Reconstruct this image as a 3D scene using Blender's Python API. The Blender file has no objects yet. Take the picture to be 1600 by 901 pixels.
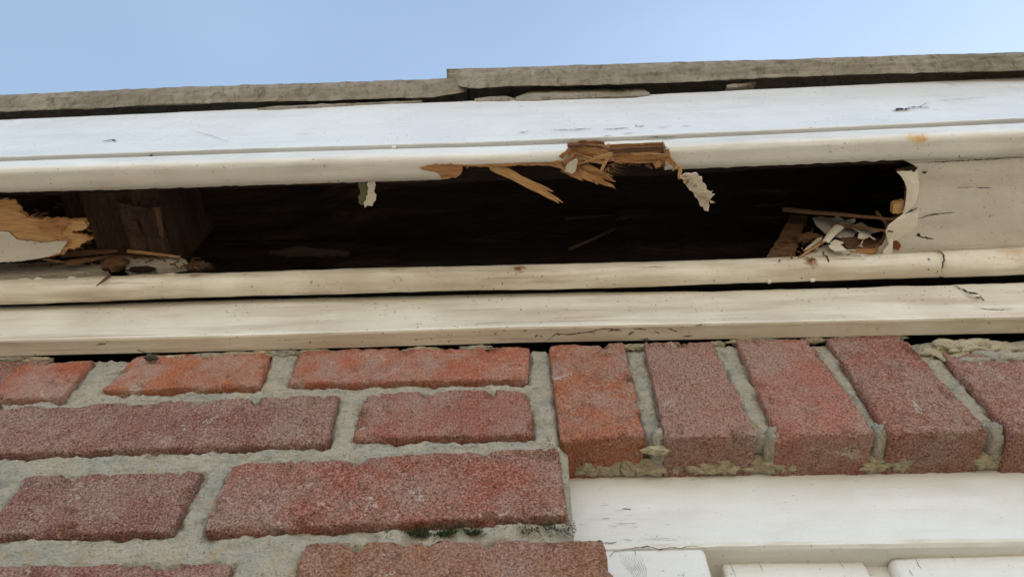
import bpy, bmesh, math, random
from mathutils import Vector, Matrix, noise
random.seed(7)
S = bpy.context.scene
C = S.collection
R = math.radians

# ------------------------------------------------------------------ camera
# metres; the camera is the origin, x along the wall, y into the wall, z up
F = 1200.0                                   # focal length in photo pixels (1600 wide)
UP = Vector((15, -650, F)).normalized()
_s = .026
RT = Vector((1, -_s, -(15 + _s * 650) / F)).normalized()
UP = (UP - RT * UP.dot(RT)).normalized()
FW = UP.cross(RT)
if FW.z < 0: FW = -FW
cam_d = bpy.data.cameras.new('camera'); cam = bpy.data.objects.new('camera', cam_d); C.objects.link(cam)
cx = Vector((RT.x, FW.x, UP.x)); cy = -Vector((RT.y, FW.y, UP.y)); cz = -Vector((RT.z, FW.z, UP.z))
cam.matrix_world = Matrix(((cx.x, cy.x, cz.x, 0), (cx.y, cy.y, cz.y, 0), (cx.z, cy.z, cz.z, 0), (0, 0, 0, 1)))
cam_d.sensor_width = 36; cam_d.lens = 36 * F / 1600
cam_d.clip_start = .01; cam_d.clip_end = 500
cam_d.dof.use_dof = True; cam_d.dof.focus_distance = .56; cam_d.dof.aperture_fstop = 16
S.camera = cam

# ------------------------------------------------------------------ sky and sun
SUN_EL, SUN_ROT = R(38), R(40)               # the sun stands behind the house, to the right
w = bpy.data.worlds.new('World'); S.world = w; w.use_nodes = True
nt = w.node_tree; nt.nodes.clear()
N = nt.nodes.new; L = nt.links.new
sky = N('ShaderNodeTexSky'); sky.sky_type = 'NISHITA'; sky.sun_disc = False
sky.sun_elevation = SUN_EL; sky.sun_rotation = SUN_ROT; sky.dust_density = .9; sky.air_density = 1.0; sky.ozone_density = 1.3
tc = N('ShaderNodeTexCoord'); mp = N('ShaderNodeMapping'); mp.inputs['Scale'].default_value = (1.1, 1.7, 1.1)
mp.inputs['Location'].default_value = (2.35, .9, .4)
nz = N('ShaderNodeTexNoise'); nz.inputs['Scale'].default_value = 1.0; nz.inputs['Detail'].default_value = 2.5; nz.inputs['Roughness'].default_value = .55
rp = N('ShaderNodeMapRange'); rp.inputs['From Min'].default_value = .36; rp.inputs['From Max'].default_value = .72
rp.inputs['To Min'].default_value = .16; rp.inputs['To Max'].default_value = .34
cl = N('ShaderNodeMix'); cl.data_type = 'RGBA'
cl.inputs['B'].default_value = (5.8, 7.6, 9.1, 1)
bg = N('ShaderNodeBackground'); bg.inputs['Strength'].default_value = .085
ow = N('ShaderNodeOutputWorld')
L(tc.outputs['Generated'], mp.inputs['Vector']); L(mp.outputs[0], nz.inputs['Vector']); L(nz.outputs['Fac'], rp.inputs['Value'])
L(rp.outputs[0], cl.inputs['Factor']); L(sky.outputs[0], cl.inputs['A']); sx = N('ShaderNodeSeparateXYZ'); L(tc.outputs['Generated'], sx.inputs[0])          # haze thicker towards the horizon all round, added to light the house front
hz = N('ShaderNodeMapRange'); hz.inputs['From Min'].default_value = .80; hz.inputs['From Max'].default_value = .05
hz.inputs['To Min'].default_value = 0; hz.inputs['To Max'].default_value = .92; L(sx.outputs['Z'], hz.inputs['Value'])
hm = N('ShaderNodeMix'); hm.data_type = 'RGBA'; hm.inputs['B'].default_value = (9.0, 9.9, 11.0, 1)
L(hz.outputs[0], hm.inputs['Factor']); L(cl.outputs['Result'], hm.inputs['A']); L(hm.outputs['Result'], bg.inputs['Color']); L(bg.outputs[0], ow.inputs['Surface'])
sd = bpy.data.lights.new('sun', 'SUN'); sd.energy = 3.5; sd.angle = R(.5); sd.color = (1, .95, .87)
sun = bpy.data.objects.new('sun', sd); C.objects.link(sun)
sdir = Vector((math.sin(SUN_ROT) * math.cos(SUN_EL), math.cos(SUN_ROT) * math.cos(SUN_EL), math.sin(SUN_EL)))
sun.rotation_euler = (-sdir).to_track_quat('-Z', 'Y').to_euler(); sun.location = sdir * 20
vs = S.view_settings
vs.view_transform = 'Standard'; vs.look = 'None'; vs.gamma = 1; vs.exposure = 1.33; vs.use_curve_mapping = False

# ------------------------------------------------------------------ pixel -> place
def ray(px, py):
    d = Vector((px - 800, py - 450.5, F))
    return Vector((d.dot(RT), d.dot(FW), d.dot(UP)))
def at(px, py, y=None, z=None, surf=None):
    d = ray(px, py)
    if y is not None: return d * (y / d.y)
    if z is not None: return d * (z / d.z)
    zz = .61
    for _ in range(12):
        p = d * (zz / d.z); zz = surf(p.x, p.y)
    return d * (zz / d.z)
def interp(pts):
    pts = sorted(pts)
    def f(x):
        if x <= pts[0][0]: a, b = pts[0], pts[1]
        elif x >= pts[-1][0]: a, b = pts[-2], pts[-1]
        else:
            for a, b in zip(pts, pts[1:]):
                if x <= b[0]: break
        t = (x - a[0]) / (b[0] - a[0])
        if x < pts[0][0] or x > pts[-1][0]: t = (x - a[0]) / (b[0] - a[0]); return a[1] + (b[1] - a[1]) * max(-1, min(2, t))
        return a[1] + (b[1] - a[1]) * t
    return f
def edge_z(y, pts): return interp([(p.x, p.z) for p in (at(a, b, y=y) for a, b in pts)])
def edge_y(surf, pts): return interp([(p.x, p.y) for p in (at(a, b, surf=surf) for a, b in pts)])
def nz3(x, y, z, s): return noise.noise(Vector((x * s, y * s, z * s)))
def fr(x, y, z, s, o=4): return noise.fractal(Vector((x * s, y * s, z * s)), .9, 2.1, o)

# ------------------------------------------------------------------ materials
class M:
    def __init__(s, name):
        s.m = bpy.data.materials.new(name); s.m.use_nodes = True; s.t = s.m.node_tree; s.t.nodes.clear()
        s.out = s.n('ShaderNodeOutputMaterial'); s.b = s.n('ShaderNodeBsdfPrincipled'); s.l(s.b.outputs[0], s.out.inputs['Surface'])
        s.tc = s.n('ShaderNodeTexCoord')
    def n(s, k): return s.t.nodes.new(k)
    def l(s, a, b): s.t.links.new(a, b)
    def vec(s, scale=(1, 1, 1), loc=(0, 0, 0), rnd=False):
        mp = s.n('ShaderNodeMapping'); mp.inputs['Scale'].default_value = scale; mp.inputs['Location'].default_value = loc
        src = s.tc.outputs['Object']
        if rnd:
            oi = s.n('ShaderNodeObjectInfo'); a = s.n('ShaderNodeVectorMath'); a.operation = 'MULTIPLY_ADD'
            cmb = s.n('ShaderNodeCombineXYZ')
            for i in range(3): s.l(oi.outputs['Random'], cmb.inputs[i])
            a.inputs[1].default_value = (31, 17, 53); s.l(cmb.outputs[0], a.inputs[0]); s.l(src, a.inputs[2]); src = a.outputs[0]
        s.l(src, mp.inputs['Vector']); return mp.outputs[0]
    def noise(s, v, scale, detail=4, rough=.55, dist=0):
        n = s.n('ShaderNodeTexNoise'); n.inputs['Scale'].default_value = scale; n.inputs['Detail'].default_value = detail
        n.inputs['Roughness'].default_value = rough; n.inputs['Distortion'].default_value = dist; s.l(v, n.inputs['Vector']); return n.outputs['Fac']
    def ramp(s, f, a, b, lo=0., hi=1.):
        r = s.n('ShaderNodeMapRange'); r.inputs['From Min'].default_value = a; r.inputs['From Max'].default_value = b
        r.inputs['To Min'].default_value = lo; r.inputs['To Max'].default_value = hi; s.l(f, r.inputs['Value']); return r.outputs[0]
    def mix(s, f, a, b, mode='MIX'):
        m = s.n('ShaderNodeMix'); m.data_type = 'RGBA'; m.blend_type = mode
        for k, v in (('Factor', f), ('A', a), ('B', b)):
            if isinstance(v, (tuple, list)): m.inputs[k].default_value = (*v, 1)[:4]
            elif isinstance(v, (int, float)): m.inputs[k].default_value = v
            else: s.l(v, m.inputs[k])
        return m.outputs['Result']
    def math(s, op, a, b=None):
        m = s.n('ShaderNodeMath'); m.operation = op
        for i, v in enumerate((a, b)):
            if v is None: continue
            if isinstance(v, (int, float)): m.inputs[i].default_value = v
            else: s.l(v, m.inputs[i])
        return m.outputs[0]
    def bump(s, h, dist, strength=1., prev=None):
        b = s.n('ShaderNodeBump'); b.inputs['Distance'].default_value = dist; b.inputs['Strength'].default_value = strength
        s.l(h, b.inputs['Height'])
        if prev is not None: s.l(prev, b.inputs['Normal'])
        return b.outputs[0]
    def spot(s, col, p, r, tint, amt=1., stretch=(1, 1, 1)):
        """a stain of irregular outline round the point p (object space)"""
        mp = s.n('ShaderNodeMapping'); mp.vector_type = 'POINT'
        mp.inputs['Scale'].default_value = [1 / (r * k) for k in stretch]
        mp.inputs['Location'].default_value = [-p[i] / (r * stretch[i]) for i in range(3)]
        s.l(s.tc.outputs['Object'], mp.inputs['Vector'])
        ln = s.n('ShaderNodeVectorMath'); ln.operation = 'LENGTH'; s.l(mp.outputs[0], ln.inputs[0])
        nn = s.noise(s.vec(), 260, 4)
        d = s.math('ADD', ln.outputs['Value'], s.math('MULTIPLY', s.math('SUBTRACT', nn, .5), 1.6))
        f = s.ramp(d, 1.0, .35, 0, amt)
        return s.mix(f, col, tint)
    def done(s, col, rough, nrm=None, spec=.5):
        for k, v in (('Base Color', col), ('Roughness', rough)):
            if isinstance(v, (tuple, list)): s.b.inputs[k].default_value = (*v, 1)[:4]
            elif isinstance(v, (int, float)): s.b.inputs[k].default_value = v
            else: s.l(v, s.b.inputs[k])
        if nrm is not None: s.l(nrm, s.b.inputs['Normal'])
        s.b.inputs['Specular IOR Level'].default_value = spec
        return s.m

EAVE = Vector((0, .30, .60))                  # common base point of the eave timbers
def paint(name, base, stain, stain_amt, rough=.3, speck=.55, spots=(), org=EAVE, streak=1., lumps=.35, lines=.55):
    m = M(name)
    v = m.vec((1, 1, 1)); vx = m.vec((.12, 1, 1))
    st = m.noise(vx, 55, 6, .6, .4)                               # long dirty streaks along the timber
    col = m.mix(m.ramp(st, .45, .74, 0, stain_amt), base, stain)
    hs = m.noise(m.vec((.03, 1, 1)), 190, 5, .7, .2); hm_ = m.noise(m.vec((.3, 1, 1)), 22, 4)   # fine grime lines in brush marks
    col = m.mix(m.math('MULTIPLY', m.ramp(hs, .56, .68), m.ramp(hm_, .46, .64, 0, lines)), col, [c * .55 for c in stain])
    big = m.noise(v, 16, 4)
    col = m.mix(m.ramp(big, .4, .75, 0, .35 * stain_amt + .08), col, [c * .80 for c in stain])
    sp = m.noise(v, 330, 2, .5)                                    # fly specks and pinholes
    msk = m.noise(v, 24, 3)
    f = m.math('MULTIPLY', m.ramp(sp, .67, .72), m.ramp(msk, .42, .58))
    col = m.mix(m.math('MULTIPLY', f, speck), col, (.05, .04, .03))
    gr = m.noise(v, 900, 3, .7)
    col = m.mix(m.ramp(gr, .3, .75, 0, .10), col, (.25, .2, .15))
    for p, r, tint, amt, stretch in spots: col = m.spot(col, Vector(p) - org, r, tint, amt, stretch)
    bs = m.noise(m.vec((.05, 1, 1)), 420, 4, .6)                  # brush marks
    nrm = m.bump(bs, .0006, .22 * streak)
    nrm = m.bump(m.noise(v, 70, 5, .6), .0022, lumps, nrm)
    nrm = m.bump(gr, .0004, .12, nrm)
    ro = m.ramp(m.noise(m.vec((.3, 1, 1)), 30, 3), .3, .7, rough * .9, rough * 1.25)
    return m.done(col, ro, nrm)

def wood(name, a, b, dark, rough=.75, scale=1., axis=0, patch=None):
    m = M(name); sc_ = [1, 1, 1]; sc_[axis] = .10 * scale; v = m.vec(tuple(sc_), rnd=True)
    f1 = m.noise(v, 620, 7, .7, .35); f2 = m.noise(v, 90, 4)
    col = m.mix(m.ramp(f2, .3, .7), a, b)
    col = m.mix(m.ramp(f1, .47, .66, 0, .7), col, dark)
    if patch: col = m.mix(m.ramp(m.noise(m.vec((.18, 1, 1)), 26, 5, .65, .6), .54, .66, 0, .9), col, patch)     # paler rotten layers
    nrm = m.bump(f1, .0022, 1.)
    return m.done(col, rough, nrm, .25)

def brick_mat():
    m = M('weathered_brick'); v = m.vec(rnd=True)
    oi = m.n('ShaderNodeObjectInfo'); base = oi.outputs['Color']; grit = oi.outputs['Alpha']     # alpha: how sandy this brick is
    n1 = m.noise(v, 24, 6, .68, .3); n1b = m.noise(v, 36, 6, .72, .5); n5 = m.noise(v, 62, 5, .7)
    n2 = m.noise(v, 680, 3, .75); n3 = m.noise(v, 950, 2, .6); n4 = m.noise(v, 40, 6, .75, .8); n6 = m.noise(v, 260, 4, .7)
    col = m.mix(m.ramp(n1, .42, .60, 0, .95), base, (.47, .29, .225))              # pale purplish bloom
    col = m.mix(m.ramp(n1b, .54, .70, 0, .65), col, (.40, .138, .075))                # hot orange body
    col = m.mix(m.ramp(n5, .56, .72, 0, .7), col, (.16, .07, .052))               # burnt patches
    g2 = m.math('MULTIPLY', m.ramp(n2, .47, .38), grit)
    g3 = m.math('MULTIPLY', m.ramp(n2, .53, .64), grit)
    col = m.mix(m.math('MULTIPLY', g3, .9), col, (.64, .47, .38))                   # pale sand grains
    col = m.mix(m.math('MULTIPLY', m.ramp(n3, .54, .66), m.math('MULTIPLY', grit, .75)), col, (.10, .042, .034))
    col = m.mix(m.math('MULTIPLY', g2, .92), col, (.055, .024, .02))                # pits
    col = m.mix(m.ramp(n6, .36, .28, 0, .9), col, (.05, .025, .02))                # larger holes
    lime = m.math('MULTIPLY', m.ramp(n4, .61, .67), m.ramp(n2, .42, .54))
    col = m.mix(m.math('MULTIPLY', lime, .85), col, (.66, .60, .50))               # lime smears
    h = m.math('ADD', m.math('MULTIPLY', n2, grit), m.math('MULTIPLY', n6, .8))
    nrm = m.bump(h, .0040, 1.)
    nrm = m.bump(m.noise(v, 150, 5, .7), .006, .7, nrm)
    return m.done(col, .93, nrm, .2)

def mortar_mat(name, a, b, moss=.25):
    m = M(name); v = m.vec()
    n1 = m.noise(v, 32, 5, .6, .3); n2 = m.noise(v, 480, 5, .7); n3 = m.noise(v, 75, 5, .65); n4 = m.noise(m.vec((.35, 1, 1)), 130, 5, .65)
    col = m.mix(m.ramp(n1, .42, .58), a, b)
    col = m.mix(m.ramp(m.noise(v, 85, 5, .7), .52, .66, 0, .7), col, (.55, .43, .25))   # ochre sand patches
    col = m.mix(m.ramp(n4, .50, .68, 0, .55), col, (.26, .24, .19))
    col = m.mix(m.ramp(n3, .58, .74, 0, moss), col, (.14, .15, .07))
    col = m.mix(m.ramp(n2, .34, .44, .7, 0), col, (.17, .155, .125))
    col = m.mix(m.ramp(n2, .58, .75, 0, .6), col, (.58, .53, .42))
    nrm = m.bump(n2, .0026, 1.); nrm = m.bump(m.noise(m.vec((.5, 1, 1)), 150, 5, .7), .006, .9, nrm)
    return m.done(col, .95, nrm, .15)

def concrete_mat():
    m = M('mossy_coping'); v = m.vec()
    vz = m.vec((1, 1, .6)); n1 = m.noise(vz, 34, 6, .7, .5); n2 = m.noise(vz, 120, 6, .75, .6); n3 = m.noise(vz, 420, 4, .7)
    col = m.mix(m.ramp(n1, .35, .65), (.32, .275, .215), (.205, .17, .125))
    col = m.mix(m.ramp(m.noise(m.vec((1, 1, .5)), 42, 5, .65), .50, .70, 0, .5), col, (.135, .128, .078))      # algae
    col = m.mix(m.ramp(n2, .51, .64, 0, .75), col, (.095, .085, .055))
    col = m.mix(m.ramp(n3, .60, .76, 0, .45), col, (.42, .38, .3))
    nrm = m.bump(n2, .004, .5); nrm = m.bump(n3, .0012, .5, nrm)
    return m.done(col, .9, nrm, .2)

def plain(name, col, rough=.85, spec=.2, var=.35, scale=120):
    m = M(name); n = m.noise(m.vec(), scale, 5, .65)
    c = m.mix(m.ramp(n, .35, .7, 0, var), col, [k * .35 for k in col])
    return m.done(c, rough, m.bump(n, .001, .4), spec)

RUST = (.32, .12, .03); YEL = (.60, .36, .09)
WHITE = (.755, .75, .73); CREAM = (.79, .735, .615); DULL = (.70, .61, .48)
def q3(p): return (p.x, p.y, p.z)
MAT = {}
MAT['fascia'] = paint('gloss_white_paint', WHITE, (.52, .505, .48), .28, .15, .5, streak=.45, lumps=.14, lines=.18,
    spots=[(q3(at(1415, 172, y=.2016)), .006, (.62, .42, .30), .6, (2, 1, 1))])
MAT['bed'] = paint('dirty_white_paint', (.79, .765, .71), (.42, .36, .28), .5, .2, .6, streak=.6, lumps=.18, lines=.35,
    spots=[(q3(at(1440, 213, y=.2035)), .0085, YEL, .95, (1.5, 1, 1))])
MAT['soffit'] = paint('chalky_cream_paint', (.63, .59, .515), (.40, .34, .28), .6, .5, .7, lumps=.5,
    spots=[(q3(at(1403, 380, z=.612)), .004, RUST, .9, (1, 1, 1)), (q3(at(1540, 345, z=.612)), .014, (.42, .34, .27), .6, (1.6, 1, 1))])
MAT['bead'] = paint('cream_bead_paint', CREAM, (.40, .29, .17), .85, .3, .8, lumps=.4, lines=.6,
    spots=[(q3(at(811, 421, y=.304)), .0052, (.20, .065, .015), 1., (1.4, 1, 1)), (q3(at(1265, 411, y=.305)), .0070, (.26, .12, .03), 1., (1.1, 1, 1)),
           (q3(at(306, 434, y=.305)), .0046, RUST, .9, (1.5, 1, 1)), (q3(at(545, 457, y=.306)), .006, (.34, .23, .13), .7, (3, 1, 1)),
           (q3(at(1580, 398, y=.305)), .009, (.50, .30, .12), .5, (2, 1, 1)), (q3(at(350, 455, y=.306)), .008, (.36, .26, .16), .6, (4, 1, 1))])
MAT['frieze'] = paint('cream_board_paint', CREAM, (.44, .33, .22), .75, .34, .9, lumps=.18, lines=.6)
MAT['frame'] = paint('white_window_paint', (.73, .715, .66), (.52, .46, .37), .3, .2, .35, org=Vector((.1, .37, .38)), streak=.9, lumps=.2, lines=.15)
MAT['flake'] = paint('peeling_paint', (.66, .61, .51), (.5, .42, .32), .4, .5, .5)
MAT['curl'] = paint('curled_cream_paint', (.70, .645, .54), (.5, .4, .28), .3, .5, .4)
MAT['grey_flake'] = paint('grey_primer_flake', (.42, .38, .34), (.26, .23, .2), .5, .6, .4)
MAT['raw'] = wood('raw_torn_wood', (.56, .31, .135), (.38, .18, .07), (.12, .045, .018))
MAT['pale'] = wood('pale_splinter_wood', (.64, .39, .18), (.53, .29, .115), (.27, .125, .05))
MAT['rot'] = wood('rotten_wood', (.24, .13, .07), (.14, .07, .038), (.035, .019, .012))
MAT['dark'] = wood('damp_timber_and_gap_shade', (.035, .021, .014), (.02, .013, .01), (.008, .006, .005), .9, patch=(.10, .056, .035))  # damp timber; also paints gap shade on backs of bead and frieze
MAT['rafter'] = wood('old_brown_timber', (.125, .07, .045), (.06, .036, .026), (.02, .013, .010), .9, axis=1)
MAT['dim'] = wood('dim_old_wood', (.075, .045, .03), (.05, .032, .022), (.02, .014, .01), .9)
MAT['grey_wood'] = wood('silvered_wood', (.70, .63, .52), (.55, .49, .40), (.22, .18, .14), .8)
MAT['brick'] = brick_mat()
MAT['mortar'] = mortar_mat('grey_lime_mortar', (.485, .455, .375), (.56, .495, .38))
MAT['sealant'] = mortar_mat('crumbly_cream_mortar', (.64, .55, .37), (.50, .41, .27), .15)
MAT['coping'] = concrete_mat()
MAT['crack'] = plain('dark_crack', (.03, .022, .016), .95, .05)
MAT['moss'] = plain('dark_moss', (.045, .06, .022), .95, .1)
MAT['green'] = plain('green_stained_paint', (.13, .14, .075), .8, .2)
MAT['fluff'] = plain('fibrous_white_wood', (.72, .63, .50), .95, .1, .5, 420)
MAT['web'] = plain('dusty_cobweb', (.10, .085, .07), 1., .05)
MAT['ground'] = plain('pale_paving', (.50, .42, .30), .9, .2, .3, 3)
MAT['roof'] = plain('roof_felt', (.07, .07, .07), .95, .1)
g = M('window_glass'); g.b.inputs['Transmission Weight'].default_value = .9; MAT['glass'] = g.done((.7, .75, .75), .03)

# ------------------------------------------------------------------ mesh helpers
def tag(o, label=None, cat=None, group=None, kind=None):
    for k, v in (('label', label), ('category', cat), ('group', group), ('kind', kind)):
        if v: o[k] = v
    return o
def mesh(name, verts, faces, mats, parent=None, fm=None, smooth=False, org=None):
    """links ONE mesh object; verts are world points, org its base point"""
    if org is None:
        n = len(verts); org = Vector((sum(v[0] for v in verts) / n, sum(v[1] for v in verts) / n, min(v[2] for v in verts)))
    me = bpy.data.meshes.new(name); me.from_pydata([tuple(Vector(v) - org) for v in verts], [], faces)
    for mt in (mats if isinstance(mats, list) else [mats]): me.materials.append(mt)
    if fm: me.polygons.foreach_set('material_index', fm)
    me.polygons.foreach_set('use_smooth', [smooth] * len(me.polygons)); me.update()
    bm = bmesh.new(); bm.from_mesh(me); bmesh.ops.recalc_face_normals(bm, faces=bm.faces); bm.to_mesh(me); bm.free()
    o = bpy.data.objects.new(name, me); C.objects.link(o); o.location = org
    if parent is not None: o.parent = parent; o.location = org - world_loc(parent)
    return o
def world_loc(o):
    v = Vector(o.location)
    while o.parent is not None: o = o.parent; v += o.location
    return v
def frange(a, b, st):
    n = max(1, int(round((b - a) / st))); return [a + (b - a) * i / n for i in range(n + 1)]
def sweep(name, xs, sec, mats, parent=None, seg_mat=None, wob=.00013, org=None, smooth=False, caps=True):
    verts, faces, fm = [], [], []
    k = None
    for i, x in enumerate(xs):
        s = sec(x); k = len(s)
        for j, (y, z) in enumerate(s):
            dx = 0
            a = nz3(x, j * .37, .1, 18) * wob * 1.5 + nz3(x, j * .37, 3.3, 75) * wob
            b = nz3(x, j * .37, 7.7, 18) * wob * 1.5 + nz3(x, j * .37, 5.1, 75) * wob
            verts.append((x, y + a, z + b))
    for i in range(len(xs) - 1):
        for j in range(k):
            j2 = (j + 1) % k
            faces.append((i * k + j, i * k + j2, (i + 1) * k + j2, (i + 1) * k + j)); fm.append(seg_mat[j] if seg_mat else 0)
    if caps:
        faces.append(tuple(range(k))); fm.append(seg_mat[-1] if seg_mat else 0)
        faces.append(tuple((len(xs) - 1) * k + j for j in range(k))[::-1]); fm.append(seg_mat[-1] if seg_mat else 0)
    return mesh(name, verts, faces, mats, parent, fm, smooth, org)
def arc(cy, cz, r, a0, a1, n):
    return [(cy + r * math.cos(R(a0 + (a1 - a0) * i / n)), cz + r * math.sin(R(a0 + (a1 - a0) * i / n))) for i in range(n + 1)]
def box(name, lo, hi, mat, parent=None):
    v = [(x, y, z) for x in (lo[0], hi[0]) for y in (lo[1], hi[1]) for z in (lo[2], hi[2])]
    f = [(0, 1, 3, 2), (4, 6, 7, 5), (0, 4, 5, 1), (2, 3, 7, 6), (0, 2, 6, 4), (1, 5, 7, 3)]
    return mesh(name, v, f, mat, parent)
def plate(name, pts, thick, mats, parent=None, jag=.0006, step=.0022, up=Vector((0, 0, 1)), org=None):
    """torn sheet: outline of 3D points, resampled with ragged edges, given thickness"""
    out = []
    n = len(pts)
    for i in range(n):
        a, b = Vector(pts[i]), Vector(pts[(i + 1) % n]); m = max(1, int((b - a).length / step))
        nrm = (b - a).cross(up).normalized() if (b - a).length > 1e-6 else Vector()
        for k in range(m):
            p = a.lerp(b, k / m)
            out.append(p + nrm * (jag * (random.uniform(-1, 1) * .6 + nz3(p.x, p.y, p.z, 240) * 1.6) if k else 0))
    k = len(out)
    verts = [tuple(p) for p in out] + [tuple(p + up * thick) for p in out]
    faces = [tuple(range(k)), tuple(range(2 * k - 1, k - 1, -1))] + [(i, (i + 1) % k, k + (i + 1) % k, k + i) for i in range(k)]
    two = isinstance(mats, list)
    o = mesh(name, verts, faces, mats, parent, [0, 1] + [1] * k if two else None, False, org)
    bm = bmesh.new(); bm.from_mesh(o.data); bmesh.ops.triangulate(bm, faces=[f for f in bm.faces if len(f.verts) > 4]); bm.to_mesh(o.data); bm.free()
    return o
def ribbon(name, A, B, thick, mat, parent=None, n=5, bow=0., up=Vector((0, 0, 1)), rough=.0002):
    """lofted strip between two polylines of equal length, n cross cells, bowed along up"""
    m = len(A); verts = []; faces = []
    for lay in (0, 1):
        for i in range(m):
            for j in range(n + 1):
                t = j / n; p = Vector(A[i]).lerp(Vector(B[i]), t) + up * (bow * math.sin(math.pi * t) + lay * thick)
                p += Vector((random.uniform(-1, 1), random.uniform(-1, 1), random.uniform(-1, 1))) * rough
                verts.append(tuple(p))
    w_ = n + 1; o = m * w_
    for i in range(m - 1):
        for j in range(n):
            a = i * w_ + j
            faces += [(a, a + 1, a + w_ + 1, a + w_), (o + a, o + a + w_, o + a + w_ + 1, o + a + 1)]
    for j in range(n):
        faces += [(j, o + j, o + j + 1, j + 1)]; e = (m - 1) * w_ + j; faces += [(e, e + 1, o + e + 1, o + e)]
    for i in range(m - 1):
        a = i * w_; faces += [(a, a + w_, o + a + w_, o + a)]; a += n; faces += [(a, o + a, o + a + w_, a + w_)]
    return mesh(name, verts, faces, mat, parent, smooth=False)
def splinter(name, p0, p1, w0, w1, th, mat, parent=None, side=None, ends=4, bend=0.):
    """long split piece of wood whose local x runs along the grain, with a forked ragged tip"""
    p0, p1 = Vector(p0), Vector(p1); ax = (p1 - p0); ln = ax.length; ax.normalize()
    sd_ = Vector(side) if side is not None else Vector((0, 0, 1)).cross(ax)
    sd_ = (sd_ - ax * sd_.dot(ax)).normalized(); up = ax.cross(sd_)
    n = 14; cols = 5
    verts, faces = [], []
    cut = [1 - random.uniform(0, .22) * (c != 2) for c in range(cols + 1)]
    st = [random.uniform(0, .06) for c in range(cols + 1)]
    for lay in (0, 1):
        for i in range(n + 1):
            for c in range(cols + 1):
                t = st[c] + (cut[c] - st[c]) * i / n
                wd = (w0 + (w1 - w0) * t) * (1 + .12 * noise.noise(Vector((t * 6, p0.x * 90, c))))
                off = (c / cols - .5) * wd + nz3(t, p0.x, p0.y, 7) * w0 * .10
                h = (lay - .5) * th * (1 - .55 * t) + random.uniform(-1, 1) * th * .10 + bend * math.sin(math.pi * t * .8)
                verts.append((t * ln, off, h))
    w_ = cols + 1; o = (n + 1) * w_
    for i in range(n):
        for c in range(cols):
            a = i * w_ + c; faces += [(a, a + w_, a + w_ + 1, a + 1), (o + a, o + a + 1, o + a + w_ + 1, o + a + w_)]
        a = i * w_; faces.append((a, o + a, o + a + w_, a + w_)); a += cols; faces.append((a, a + w_, o + a + w_, o + a))
    for c in range(cols):
        faces.append((c, c + 1, o + c + 1, o + c)); a = n * w_ + c; faces.append((a, o + a, o + a + 1, a + 1))
    ob = mesh(name, verts, faces, mat, None, org=Vector())
    mw = Matrix((ax, sd_, up)).transposed().to_4x4(); ob.rotation_euler = mw.to_euler(); ob.location = p0
    if parent is not None: ob.parent = parent; ob.location = p0 - world_loc(parent)
    return ob
def crack(pts, width, parent, off, name='crack', mat='crack'):
    """dark open split: a thin sliver with tapered ends; pts are 3D, off lifts it off the paint"""
    P = []
    for a, b in zip(pts, pts[1:]):
        m = max(2, int((Vector(b) - Vector(a)).length / .0016))
        for k in range(m): P.append(Vector(a).lerp(Vector(b), k / m))
    P.append(Vector(pts[-1])); n = len(P); off = Vector(off); nr = off.normalized(); top, bot = [], []
    for i, p in enumerate(P):
        t = (P[min(i + 1, n - 1)] - P[max(i - 1, 0)]).normalized(); sd_ = t.cross(nr).normalized()
        wd = width * (.25 + .75 * math.sin(math.pi * min(1, (i + .4) / n))) * random.uniform(.45, 1.25)
        p = p + off + sd_ * random.uniform(-.5, .5) * width * .8
        top.append(p + sd_ * wd / 2); bot.append(p - sd_ * wd / 2)
    verts = [tuple(p) for p in top + bot]
    return mesh(name, verts, [(i, i + 1, n + i + 1, n + i) for i in range(n - 1)], MAT[mat], parent)

# ------------------------------------------------------------------ ground
gv = [(-60, -60, -1.75), (60, -60, -1.75), (60, 60, -1.75), (-60, 60, -1.75)]
tag(mesh('ground', gv, [(0, 1, 2, 3)], MAT['ground']), kind='structure')

# ------------------------------------------------------------------ brick wall
YW = .340
wall = bpy.data.objects.new('brick_wall', None); C.objects.link(wall); wall.location = (0, YW, -1.75)
tag(wall, 'weathered red brick wall with thick grey mortar under the rotten eave', 'brick wall')

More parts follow.
